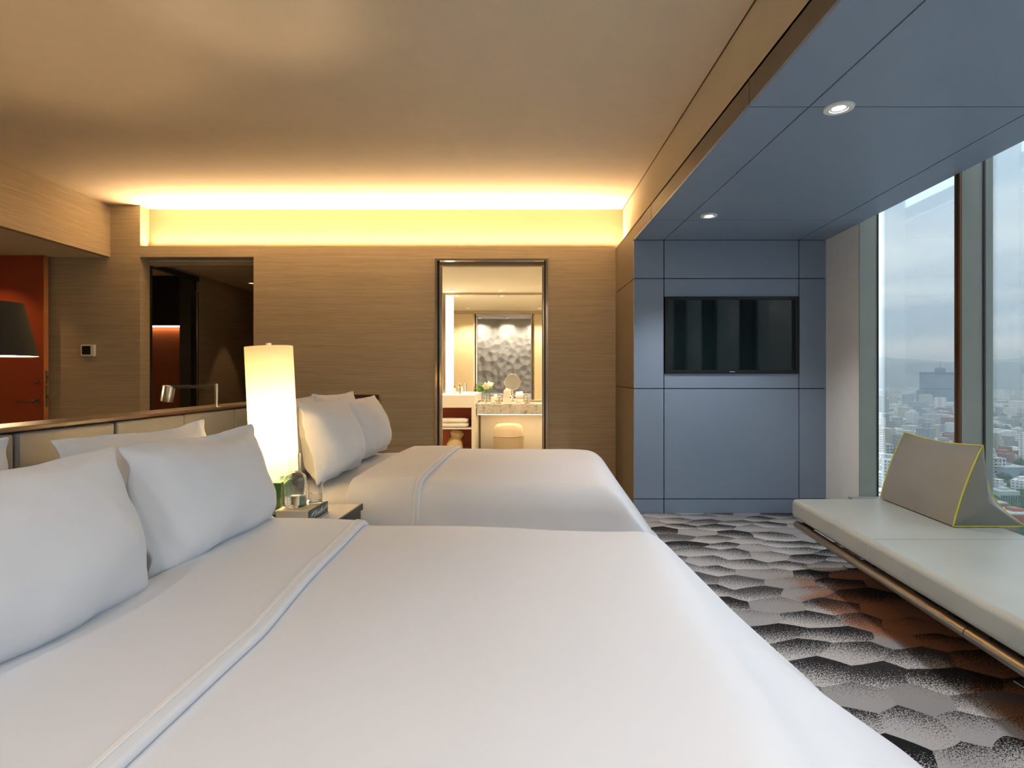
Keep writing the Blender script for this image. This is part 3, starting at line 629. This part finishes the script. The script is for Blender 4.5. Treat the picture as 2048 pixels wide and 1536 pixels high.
pillow('pillow', 'white pillow on the far bed nearest the bathroom wall', (.56, 2.03, .66), .78, .475, .25, .23, 15.8, -.03)
pillow('pillow', 'rear white pillow peeking over the far bed front pillow by the lamp', (.36, 1.32, .66), .76, .50, .2, .2, 18.3, .04)
pillow('pillow', 'rear white pillow in front of the headboard wing of the far bed', (.34, 2.08, .66), .76, .50, .2, .2, 21.1, -.04)
# ------------------------------------------------------------------ nightstand between the beds and what stands on it
ZN = .592
ns = thing('nightstand', 'white topped nightstand with dark metal edge between the beds', 'nightstand', W(.5, .48, 0), ANG)
def nb(n, u0, u1, v0, v1, z0, z1, m, b=0, par=None): return box(n, u0-.5, u1-.5, v0-.48, v1-.48, z0, z1, m, par or ns, b, world=False)
nb('top', .03, .92, .20, .745, ZN-.012, ZN, M_lacq, .002); nb('rim', .92, .932, .20, .745, ZN-.03, ZN+.003, M_graphite, .002)
dwr = nb('drawer', .90, .925, .215, .73, ZN-.21, ZN-.034, M_graphite, .003); nb('body', .04, .90, .21, .735, .12, ZN-.013, M_graphite, .003); tube('handle', [W(.935, .40, ZN-.12), W(.945, .40, ZN-.12), W(.945, .56, ZN-.12), W(.935, .56, ZN-.12)], .005, M_steel, ns)
for u in (.08, .86):
    for v in (.25, .70): nb('leg', u-.015, u+.015, v-.015, v+.015, 0, .12, M_graphite)
lx, ly = -1.225, 2.88
lp = thing('table_lamp', 'glowing tall cream linen lamp on a green ceramic block base', 'lamp', (lx, ly, ZN))
box('base', lx-.075, lx+.05, ly-.07, ly+.07, ZN+.004, ZN+.17, M_green, lp, .006); box('foot', lx-.08, lx+.055, ly-.075, ly+.075, ZN, ZN+.006, M_graphite, lp)
TR = Matrix.Rotation(-.05, 3, 'Y'); sb_ = Vector((lx-.005, ly, ZN+.17))
def lt(z, r=0): return sb_+TR @ Vector((0, 0, z))
tube('stem', [lt(0), lt(.10), lt(.675)], .009, M_lacq, lp); lathe('collar', [(.0001, 0), (.02, 0), (.02, .012), (.0001, .012)], M_lacq, lp, tuple(sb_), 20)
box('switch', lx-.055, lx-.03, ly-.05, ly-.02, ZN+.17, ZN+.185, M_black, lp, .003)
sh_ = lathe('lamp_shade', [(.114, .03), (.114, .675), (.112, .675), (.112, .03), (.114, .03)], M_shade, lp, tuple(sb_), 56, TR, cap=False)
lathe('shade_spider', [(.0001, .666), (.012, .666), (.012, .670), (.0001, .670)], M_lacq, lp, tuple(sb_), 20, TR)
for a in (0, 2.094, 4.189): tube('spider_arm', [lt(.668), sb_+TR @ Vector((.112*math.cos(a), .112*math.sin(a), .668))], .003, M_lacq, lp, 6)
lathe('finial', [(.0001, .670), (.013, .670), (.013, .692), (.0001, .694)], M_lacq, lp, tuple(sb_), 16, TR)
lathe('bulb', [(.0001, .13), (.02, .135), (.033, .16), (.033, .185), (.02, .21), (.0001, .215)], emis('bulb_glow', (1, .80, .5), 12), lp, tuple(sb_), 20, TR)
point('bulb_light', tuple(lt(.255)), P_LAMP, (1, .75, .46), .06, lp)
# books
def book(label, x, y, z, w, d, h, rz, cov, leafy):
    t = thing('book', label, 'book', (x, y, z), rz)
    def b2(n, *a, m, b=0, par=None): return box(n, *a, m, par or t, b, world=False)
    b2('pages', -w/2+.004, w/2-.006, -d/2, d/2-.004, .004, h-.004, m=M_page); b2('cover', -w/2, w/2, -d/2-.003, d/2, 0, .0035, m=M_graphite); tp = b2('cover', -w/2, w/2, -d/2-.003, d/2, h-.0035, h, m=cov)
    sp = b2('spine', w/2-.005, w/2, -d/2-.003, d/2, 0, h, m=M_leafy if leafy else cov)
    if leafy:
        rk = random.Random(5)
        for k in range(12):
            yy = -d/2+.01+k*.0165; z0_ = h*rk.uniform(.1, .4); z1_ = h*rk.uniform(.55, .95); yy2 = yy+rk.uniform(.02, .05)
            a = [Vector((w/2+.0004, yy, z0_)), Vector((w/2+.0004, (yy+yy2)/2+.004, (z0_+z1_)/2-.003)), Vector((w/2+.0004, min(d/2, yy2), z1_)), Vector((w/2+.0004, (yy+yy2)/2-.002, (z0_+z1_)/2+.002))]
            link('leaf_print', a, [(0, 1, 2, 3)], M_page, sp, False)
    return t
M_leafy = plain('teal_leaf_print', (.07, .12, .11), .5, var=.7, nscale=60)
book('thick cream book with leaf print spine under the glass carafe', -1.055, 2.78, ZN+.0105, .165, .215, .052, -.07, M_cover, True)
book('thin grey booklet at the bottom of the nightstand stack', -1.06, 2.775, ZN+.001, .18, .235, .009, -.05, M_page, False)
BZ = ZN+.063
cx, cy = -1.085, 2.765
ca = thing('water_carafe', 'clear glass carafe half full of water on the books', 'carafe', (cx, cy, BZ))
lathe('body', [(.0001, .001), (.048, .001), (.052, .006), (.052, .135), (.048, .15), (.030, .165), (.0265, .17), (.0265, .255), (.0245, .255), (.0245, .172), (.028, .163), (.046, .147), (.049, .134), (.049, .012), (.0001, .012)], M_glass, ca, (cx, cy, BZ), 40, cap=False); lathe('water', [(.0001, .0125), (.0485, .0125), (.0485, .055), (.0001, .055)], M_water, ca, (cx, cy, BZ), 40)
gx, gy = -1.01, 2.83
dg = thing('drinking_glass', 'small clear drinking glass beside the carafe', 'glass', (gx, gy, BZ)); lathe('body', [(.0001, .001), (.028, .001), (.034, .006), (.034, .105), (.032, .105), (.032, .014), (.0001, .014)], M_glass, dg, (gx, gy, BZ), 36, cap=False)
lathe('water', [(.0001, .0145), (.0315, .0145), (.0315, .05), (.0001, .05)], M_water, dg, (gx, gy, BZ), 32)
# reading lamp on the headboard cap
rx, ry, _ = hw(433, 800, 3.30); zr = ZT+.018
rl = thing('reading_lamp', 'brushed steel reading lamp with arm on the headboard cap', 'lamp', (rx, ry, zr))
tube('post', [(rx, ry, zr), (rx, ry, zr+.135)], .0095, M_steel, rl); box('arm', rx-.26, rx+.004, ry-.006, ry+.006, zr+.108, zr+.126, M_graphite, rl, .002)
lathe('head', [(.0001, .0), (.031, .0), (.033, .004), (.033, .09), (.030, .092), (.030, .02), (.0001, .02)], M_steel, rl, (rx-.275, ry, zr+.122), 28, Matrix.Rotation(math.pi+.16, 3, 'Y'), cap=False)
lathe('post_foot', [(.0001, 0), (.022, 0), (.022, .006), (.0001, .006)], M_steel, rl, (rx, ry, zr), 20)
# floor lamp with black conical shade behind the headboard
fx_, fy_ = -2.815, 3.0
fl_ = thing('floor_lamp', 'black conical shade lamp at the left edge before the red door', 'lamp', (fx_, fy_, 0)); z0 = CAMZ+.093
lathe('base', [(.0001, 0), (.15, 0), (.15, .02), (.0001, .025)], M_black, fl_, (fx_, fy_, 0), 32); tube('pole', [(fx_, fy_, .02), (fx_, fy_, z0+.2)], .011, M_black, fl_)
lathe('lamp_shade', [(.220, z0), (.160, z0+.283), (.159, z0+.283), (.219, z0)], M_shadeblack, fl_, (fx_, fy_, 0), 48, cap=False); lathe('shade_lining', [(.2185, z0), (.1585, z0+.283)], M_shadein, fl_, (fx_, fy_, 0), 48, cap=False)
lathe('bulb', [(.0001, z0+.10), (.03, z0+.13), (.03, z0+.16), (.0001, z0+.19)], emis('bulb_glow2', WARM2, 6), fl_, (fx_, fy_, 0), 16); point('bulb_light', (fx_, fy_, z0+.07), 20, WARM, .06, fl_)
# ------------------------------------------------------------------ television
tv = thing('television', 'flat black television set into the blue panelled wall', 'television', (1.984, YBLUE, 1.2975))
box('cabinet', 1.362, 2.604, YBLUE-.004, YBLUE+.028, 1.30, 2.014, M_black, tv, .003)
for (a, b_, c, d) in ((1.362, 1.396, 1.30, 2.014), (2.570, 2.604, 1.30, 2.014), (1.396, 2.570, 1.30, 1.332), (1.396, 2.570, 1.984, 2.014)): box('bezel', a, b_, YBLUE-.018, YBLUE-.003, c, d, M_black, tv, .002)
box('screen', 1.396, 2.570, YBLUE-.010, YBLUE-.004, 1.332, 1.984, M_screen, tv); box('logo_plate', 1.96, 2.01, YBLUE-.0195, YBLUE-.018, 1.313, 1.319, M_chrome, tv)
# ------------------------------------------------------------------ window bench, wedge cushion
ZB = .445; AW = -math.atan(.0726)
def bxl(y): return 1.585+.0726*y
BY0, BY1 = -.9, 3.9
bn = thing('window_bench', 'long upholstered grey leather bench with bronze tube under the windows', 'bench', (2.1, 1.6, 0), AW)
def bq(y0, y1, a, b_): return [(bxl(y0)+a, y0), (bxl(y0)+b_, y0), (bxl(y1)+b_, y1), (bxl(y1)+a, y1)]
BD = .885
for k, (a, b_) in enumerate(((BY0, 1.52), (1.522, BY1))):
    o = prism('seat_pad', bq(a, b_, 0, BD), ZB-.125, ZB, M_bench, bn, .03); o.modifiers[0].segments = 5
    me = o.data; me.polygons.foreach_set('use_smooth', [True]*len(me.polygons)); m = o.modifiers.new('wn', 'WEIGHTED_NORMAL')
tube('seam', [(bxl(y)+.0035, y, ZB-.026) for y in (BY0+.05, 1, 2, 3, BY1-.05)], .0022, M_stitch, bn, 6); tube('seam', [(bxl(y)+.0035, y, ZB-.098) for y in (BY0+.05, 1, 2, 3, BY1-.05)], .0022, M_stitch, bn, 6)
tube('seam', [(bxl(2.93)+a, 2.93, ZB+.0002) for a in (.03, .4, .85)], .0012, M_cush, bn, 6); tube('seam', [(bxl(2.93)-.0002, 2.93, z) for z in (ZB-.03, ZB-.098)], .0012, M_stitch, bn, 6)
prism('seat_board', bq(BY0+.03, BY1-.03, .05, BD-.02), ZB-.145, ZB-.1252, M_graphite, bn)
tube('front_tube', [(bxl(y)+.03, y, ZB-.172) for y in (2.245, 3, BY1-.03)], .026, M_tube, bn, 20); tube('front_tube', [(bxl(y)+.03, y, ZB-.172) for y in (BY0, 1, 2.24)], .026, M_tube, bn, 20)
tube('joint_ring', [(bxl(y)+.03, y, ZB-.172) for y in (2.239, 2.246)], .0245, M_black, bn, 20)
tube('rear_tube', [(bxl(y)+BD-.1, y, ZB-.172) for y in (BY0, 1, 2, BY1-.03)], .026, M_tube, bn, 16)
for y in (3.80, 2.36, .9, -.5):
    bx = bxl(y); lg = prism('leg', [(bx+.40, y-.012), (bx+.74, y-.012), (bx+.74, y+.012), (bx+.40, y+.012)], .012, .06, M_steel, bn); prism('foot_plate', [(bx+.32, y-.03), (bx+.76, y-.03), (bx+.76, y+.03), (bx+.32, y+.03)], 0, .012, M_steel, bn, .002)
    prism('upright', [(bx+.50, y-.02), (bx+.56, y-.02), (bx+.56, y+.02), (bx+.50, y+.02)], .012, ZB-.146, M_graphite, bn); prism('cross_arm', [(bx+.03, y-.015), (bx+BD-.1, y-.015), (bx+BD-.1, y+.015), (bx+.03, y+.015)], ZB-.185, ZB-.146, M_graphite, bn)
# wedge cushion: triangular section, bulging faces, lime piping on the seams
wcn = thing('wedge_cushion', 'grey leather wedge cushion with lime piping on the window bench', 'cushion', (2.6, 3.53, ZB), AW)
def wpt(s, f):
    """s: 0 far end..1 near end, f: position round the triangular section 0..3"""
    y = 3.88-.72*s; xo = bxl(y)
    tri = [(xo+.60, y, ZB+.006), (xo+.765, y, ZB+.455), (xo+1.0, y, ZB+.006)]
    k = int(f) % 3; t = f-int(f); a, b_ = Vector(tri[k]), Vector(tri[(k+1) % 3])
    p = a.lerp(b_, t); nrm = Vector((b_.z-a.z, 0, -(b_.x-a.x))).normalized()*-1
    bul = (math.sin(math.pi*t)**.7)*(math.sin(math.pi*min(1, max(0, s*.86+.07)))**.6)
    amt = (.035, .02, 0)[k]
    p += Vector((-abs(nrm.x) if k == 0 else abs(nrm.x)*(k == 1), 0, abs(nrm.z)))*bul*amt
    if k == 1: p += Vector((-.075*math.sin(math.pi*t), 0, -.05*math.sin(math.pi*t)))
    if k == 0: p += Vector((noise.noise(Vector((s*3, t*3, 4)))*.012*bul, 0, noise.noise(Vector((s*5, t*4, 1)))*.006*bul))
    p.z += (-.02*math.sin(math.pi*s))*(1 if abs(f-1) < .02 else 0)
    return p
NS, NF = 26, 36; vs = []; fs = []
for i in range(NS+1):
    for j in range(NF): vs.append(wpt(i/NS, 3*j/NF))
for i in range(NS):
    for j in range(NF): fs.append((i*NF+j, i*NF+(j+1) % NF, (i+1)*NF+(j+1) % NF, (i+1)*NF+j))
link('body', vs, fs, M_cush, wcn, True, True).modifiers.new('split', 'EDGE_SPLIT').split_angle = math.radians(55)
for s, sgn in ((0, 1), (1, -1)):
    rim = [wpt(s, 3*j/NF) for j in range(NF)]; ctr = sum(rim, Vector())/NF; ev = []; ef = []; NR = 5
    for r in range(NR+1):
        k = 1-r/NR
        for p in rim: q = ctr+(p-ctr)*k; q = q+Vector((0, sgn*.03*(1-k*k), 0)); ev.append(q)
    for r in range(NR):
        for j in range(NF): ef.append((r*NF+j, r*NF+(j+1) % NF, (r+1)*NF+(j+1) % NF, (r+1)*NF+j))
    link('end_panel', ev, ef, M_cush, wcn, True, True)
    tube('piping', rim, .0045, M_pipe, wcn, 8, closed=True)
tube('piping', [wpt(i/20, 1) for i in range(21)], .004, M_pipe, wcn, 8)
# ------------------------------------------------------------------ the hazy city far below the windows
HC = 150.0; ZG = CAMZ-HC
def gp(px, py):
    Y = HC*F/(py-PY); return ((px-PX)*Y/F, Y)
def citymat(name, cols, windows=True, island=True):
    b = NB(name); gi = b.node('ShaderNodeNewGeometry'); oi = b.node('ShaderNodeObjectInfo')
    rnd = gi.outputs['Random Per Island'] if island else oi.outputs['Random']
    n = len(cols); col = b.ramp(rnd, [(i/n, c) for i, c in enumerate(cols)]); col.node.color_ramp.interpolation = 'CONSTANT'
    if windows:
        tc = b.node('ShaderNodeTexCoord').outputs['Object']; s = b.node('ShaderNodeSeparateXYZ'); b.put(s.inputs[0], tc)
        h = b.math('FRACT', b.math('DIVIDE', b.math('ADD', s.outputs['X'], s.outputs['Y']), 4.2)); v = b.math('FRACT', b.math('DIVIDE', s.outputs['Z'], 3.6))
        ns_ = b.node('ShaderNodeSeparateXYZ'); b.put(ns_.inputs[0], gi.outputs['Normal'])
        w = b.math('MULTIPLY', b.math('MULTIPLY', b.math('LESS_THAN', h, .55), b.math('LESS_THAN', v, .5)), b.math('LESS_THAN', b.math('ABSOLUTE', ns_.outputs['Z']), .5))
        col = b.mix(b.math('MULTIPLY', w, .75), col, (.05, .07, .09, 1))
    b.set(Base_Color=col, Roughness=.85); return b.m
CW, CCr, CG, CB, CR_ = (.72, .72, .70), (.55, .50, .42), (.34, .35, .36), (.16, .19, .23), (.34, .13, .09)
M_city = citymat('city_walls', [CW, CCr, CG, CW, CR_, CCr, CW, CG, CB, CW])
CITYM = [('white', citymat('city_white', [CW])), ('cream', citymat('city_cream', [CCr])), ('grey', citymat('city_grey', [CG])), ('pale stone', citymat('city_stone', [(.62, .60, .56)])), ('brick red', citymat('city_red', [CR_]))]
M_pale = citymat('pale_building', [CW], True); M_darkb = plain('dark_tower', (.030, .045, .075), .6); M_redb = plain('brick_red', (.36, .12, .08), .85); M_greenb = plain('pale_green_render', (.42, .52, .44), .85); M_wg = plain('dark_window', (.03, .045, .06), .3)
M_bluegrey = plain('blue_grey_cladding', (.25, .32, .42), .7); M_roof = plain('roof_grey', (.45, .45, .44), .9)
gnd = bpy.data.meshes.new('city_ground')
M_ground = NB('city_ground'); _v = M_ground.coord((.01, .01, .01)); M_ground.set(Base_Color=M_ground.ramp(M_ground.noise(1.2, 6, _v, .65), [(.36, (.03, .06, .025)), (.46, (.10, .12, .09)), (.55, (.24, .24, .23)), (.7, (.33, .30, .27))]), Roughness=.95); M_ground = M_ground.m
g_ = link('city_ground', [(150, -9000, ZG), (17000, -9000, ZG), (17000, 17000, ZG), (150, 17000, ZG)], [(0, 1, 2, 3)], M_ground); struct(g_)
def bbox_mesh(vs, fs, cx, cy, w, d, h, rot):
    c, s = math.cos(rot), math.sin(rot); b0 = len(vs)
    for z in (ZG, ZG+h):
        for x, y in ((-w/2, -d/2), (w/2, -d/2), (w/2, d/2), (-w/2, d/2)): vs.append((cx+c*x-s*y, cy+s*x+c*y, z))
    fs += [tuple(b0+i for i in q) for q in BF]
named = [  # label, px0, px1, ybase, ytop, depth, material, kind
    ('broad dark blue tower with rooftop drum and mast on the skyline', 1848, 1912, 812, 745, 30, M_darkb, 'tower'),
    ('short dark block standing before the broad dark tower', 1845, 1868, 812, 781, 40, M_darkb, 'plain'),
    ('white slab apartment block above the wedge cushion', 1853, 1878, 880, 852, 18, M_pale, 'win'),
    ('taller grey apartment block behind the white slab', 1857, 1884, 856, 830, 25, M_roof, 'plain'),
    ('cream apartment tower left of centre in the far window pane', 1783, 1806, 862, 836, 25, M_pale, 'win'),
    ('pale green building with tall arched windows in the near pane', 2001, 2040, 1013, 985, 20, M_greenb, 'arch'),
    ('pale blue-grey flat building in the near pane', 2010, 2060, 965, 936, 60, M_bluegrey, 'plain'),
    ('brick red building at the lower edge of the near pane', 1990, 2016, 1052, 1008, 25, M_redb, 'plain'),
    ('long brick red building at the right edge of the near pane', 2022, 2080, 1078, 1030, 25, M_redb, 'plain'),
    ('dark glass building against the near pane edge', 1971, 1986, 948, 912, 20, M_darkb, 'win'),
    ('white stepped building beside the dark glass building', 1988, 2012, 962, 918, 30, M_pale, 'win'),
    ('white block in the upper near pane beside the trees', 1977, 1993, 878, 858, 25, M_pale, 'win'),
    ('white tower at the left edge of the far pane', 1770, 1778, 828, 806, 18, M_pale, 'plain'),
    ('white block behind the left corner of the cushion', 1759, 1786, 915, 890, 25, M_pale, 'win'),
    ('tall pale slab at the upper right of the near pane', 2019, 2036, 840, 818, 25, M_pale, 'plain'),
]
for lab, x0, x1, yb, yt, dep, m, kind in named:
    (ax, ay), (bx2, by2) = gp(x0, yb), gp(x1, yb); h = HC-(yt-PY)*ay/F; w = bx2-ax
    t = thing('city_building', lab, 'building', ((ax+bx2)/2, ay, ZG))
    box('walls', -w/2, w/2, 0, dep, 0, h, m, t, 0, world=False)
    box('parapet', -w/2-.3, w/2+.3, -.3, dep+.3, h, h+1.2, M_roof if m is not M_darkb else m, t, 0, world=False)
    if kind == 'tower':
        lathe('drum', [(22, h), (22, h+16), (16, h+22), (.01, h+23)], m, t, (w*.08, dep/2, 0), 20, world=False); tube('mast', [(w*.08, dep/2, h+22), (w*.08, dep/2, h+55)], .9, m, t, 6, world=False)
    else: box('roof_house', -w*.15, w*.2, dep*.3, dep*.7, h, h+4, m, t, 0, world=False)
    if kind == 'win':
        nf = max(2, int(h/4.5)); ncol = max(3, int(w/6))
        for r in range(nf):
            for c in range(ncol):
                xx = -w/2+w*(c+.22)/ncol; zz = h*(r+.3)/nf
                if nf*ncol > 90 and r < nf-7: continue
                box('window', xx, xx+w*.56/ncol, -.25, 0, zz, zz+h*.45/nf, M_wg, t, 0, world=False)
    if kind == 'arch':
        for c in range(8):
            xx = -w/2+w*(c+.2)/8; ww = w*.6/8; z1 = h*.75; vsn = [(xx, -.3, h*.25), (xx+ww, -.3, h*.25)]+[(xx+ww/2+ww/2*math.cos(a), -.3, z1+ww/2*math.sin(a)) for a in [i*math.pi/6 for i in range(7)]]
            link('window', vsn+[(p[0], 0, p[2]) for p in vsn], [tuple(range(9)), tuple(range(17, 8, -1))]+[(i, (i+1) % 9, 9+(i+1) % 9, 9+i) for i in range(9)], M_wg, t, False)
rg = random.Random(21); occupied = [(gp((n[1]+n[2])/2, n[3])) for n in named]
cand = []
Y = 430.0
while Y < 5600:
    step = 20+Y*.012; X = Y*.40
    while X < Y*1.35:
        cx_2, cy_2 = X+rg.uniform(-.35, .35)*step, Y+rg.uniform(-.35, .35)*step
        green = noise.noise(Vector((cx_2*.0022, cy_2*.0022, 3.3)))
        if green < .22 and rg.random() < .86 and min((cx_2-o[0])**2+(cy_2-o[1])**2 for o in occupied) > (step*1.8)**2:
            hh = rg.choice((7, 8, 10, 12, 14, 18, 22))*(1 if rg.random() < .85 else 2.2)
            cand.append((cx_2, cy_2, step*rg.uniform(.45, .95), step*rg.uniform(.45, .95), hh*(1+Y/9000), rg.uniform(-.3, .3)+.35))
        X += step
    Y += step
inview = [c for c in cand if .60 < c[0]/c[1] < .90 and c[1] < 4200 and (c[0]/c[1] < .78 or c[0]/c[1] > .815)]
inview.sort(key=lambda c: c[1]); solo = inview[:280]; soloset = set(solo)
bm_ = None; protos = []
for k in range(5):
    vs = []; fs = []
    def ub(x0, x1, y0, y1, z0, z1):
        b0 = len(vs); vs.extend([(x, y, z) for z in (z0, z1) for x, y in ((x0, y0), (x1, y0), (x1, y1), (x0, y1))]); fs.extend([tuple(b0+i for i in q) for q in BF])
    ub(-.5, .5, -.5, .5, 0, 1)
    if k in (1, 3): ub(-.2, .3, -.3, .2, 1, 1.18)
    if k in (2, 4): ub(-.5, .05, -.5, .5, 1, 1.35)
    if k == 4: ub(.1, .3, -.1, .2, 1, 1.12)
    protos.append((vs, fs))
for i, c in enumerate(solo):
    vs, fs = protos[i % 5]
    me = bpy.data.meshes.new('city_block'); me.from_pydata([(x*c[2], y*c[3], z*c[4]) for x, y, z in vs], [], fs); me.update()
    o = bpy.data.objects.new('city_block', me); C.objects.link(o); o.location = (c[0], c[1], ZG); o.rotation_euler = (0, 0, c[5])
    ci = (0, 3, 2, 1, 0, 2, 3, 4, 0, 1, 2)[i*7 % 11]; me.materials.clear(); me.materials.append(CITYM[ci][1])
    tag(o, 'one of the small %s city buildings far below the windows' % CITYM[ci][0], 'building', '%s low city buildings' % CITYM[ci][0])
vs = []; fs = []
for c in cand:
    if c not in soloset: bbox_mesh(vs, fs, *c)
o = link('distant_city', vs, fs, M_city); o['kind'] = 'stuff'; tag(o, 'sprawl of countless pale low buildings fading into haze', 'buildings')
# tree canopy between the blocks
ico = bmesh.new(); bmesh.ops.create_icosphere(ico, subdivisions=1, radius=1); iv = [v.co.copy() for v in ico.verts]; iff = [tuple(v.index for v in f.verts) for f in ico.faces]; ico.free()
vs = []; fs = []; cnt = 0
while cnt < 4200:
    Y = 420*math.exp(rg.random()*2.2); X = Y*rg.uniform(.45, 1.25); g2 = noise.noise(Vector((X*.0022, Y*.0022, 3.3)))
    if g2 < .18 and rg.random() < .72: continue
    cnt += 1; r = rg.uniform(4, 8)*(1+Y/2600); b0 = len(vs)
    for v in iv: vs.append((X+v.x*r*rg.uniform(.8, 1.2), Y+v.y*r*rg.uniform(.8, 1.2), ZG+r*.6+v.z*r*rg.uniform(.7, 1.1)))
    fs += [tuple(b0+i for i in q) for q in iff]
o = link('city_trees', vs, fs, plain('city_foliage', (.035, .075, .03), .95, var=.4, nscale=.02)); o['kind'] = 'stuff'; tag(o, 'dark green tree canopy between the city buildings', 'trees')
# mountain ridges
M_mtn = plain('mountain_forest', (.05, .075, .06), .95, var=.3, nscale=.001)
for k, (D, base, amp, sd, lab) in enumerate(((6600, 80, 60, 2.0, 'nearer low hazy mountain ridge beyond the city'), (8600, 215, 120, 9.0, 'farther hazy mountain ridge on the horizon'))):
    vs = []; fs = []; n = 120
    for i in range(n+1):
        tq = .2+1.5*i/n; yy = D/math.sqrt(1+tq*tq); xx = yy*tq; hgt = HC+base+amp*(noise.noise(Vector((tq*3.2+sd, sd, 0)))*1.0+noise.noise(Vector((tq*11+sd, sd, 1)))*.25+noise.noise(Vector((tq*40, sd, 1)))*.06)
        for q, hf in ((.86, 0), (.93, .55), (1, 1), (1.1, .4)): vs.append((xx*q, yy*q, ZG+hgt*hf))
    for i in range(n):
        for q in range(3): fs.append((i*4+q, i*4+q+1, i*4+q+5, i*4+q+4))
    tag(link('mountain_ridge', vs, fs, M_mtn, None, True, True), lab, 'mountain', None)
# haze: a real scattering layer of air over the city
HZ = NB('city_haze'); HZ.n.remove(HZ.b); sv = HZ.node('ShaderNodeVolumeScatter'); sv.inputs['Color'].default_value = (.74, .89, 1, 1); sv.inputs['Density'].default_value = 1/3900; sv.inputs['Anisotropy'].default_value = .0
HZ.t.links.new(sv.outputs[0], HZ.o.inputs['Volume'])
hz = box('haze_layer', 160, 16500, -8500, 16500, ZG+.5, ZG+340, HZ.m); hz['kind'] = 'stuff'; tag(hz, 'pale blue haze hanging over the city', 'haze')
# light portals help the renderer find the sky through the panes
for i in range(5):
    y1, y0 = edges_[i], edges_[i+1]+.053; ym = (y0+y1)/2
    l = bpy.data.lights.new('window_portal', 'AREA'); l.shape = 'RECTANGLE'; l.size = ZS-.3; l.size_y = y1-y0; l.cycles.is_portal = True
    o = bpy.data.objects.new('window_portal', l); C.objects.link(o); o.location = (xe(ym)+GL+.06, ym, (ZS+.3)/2+.02); o.rotation_euler = (0, math.pi/2, AW)
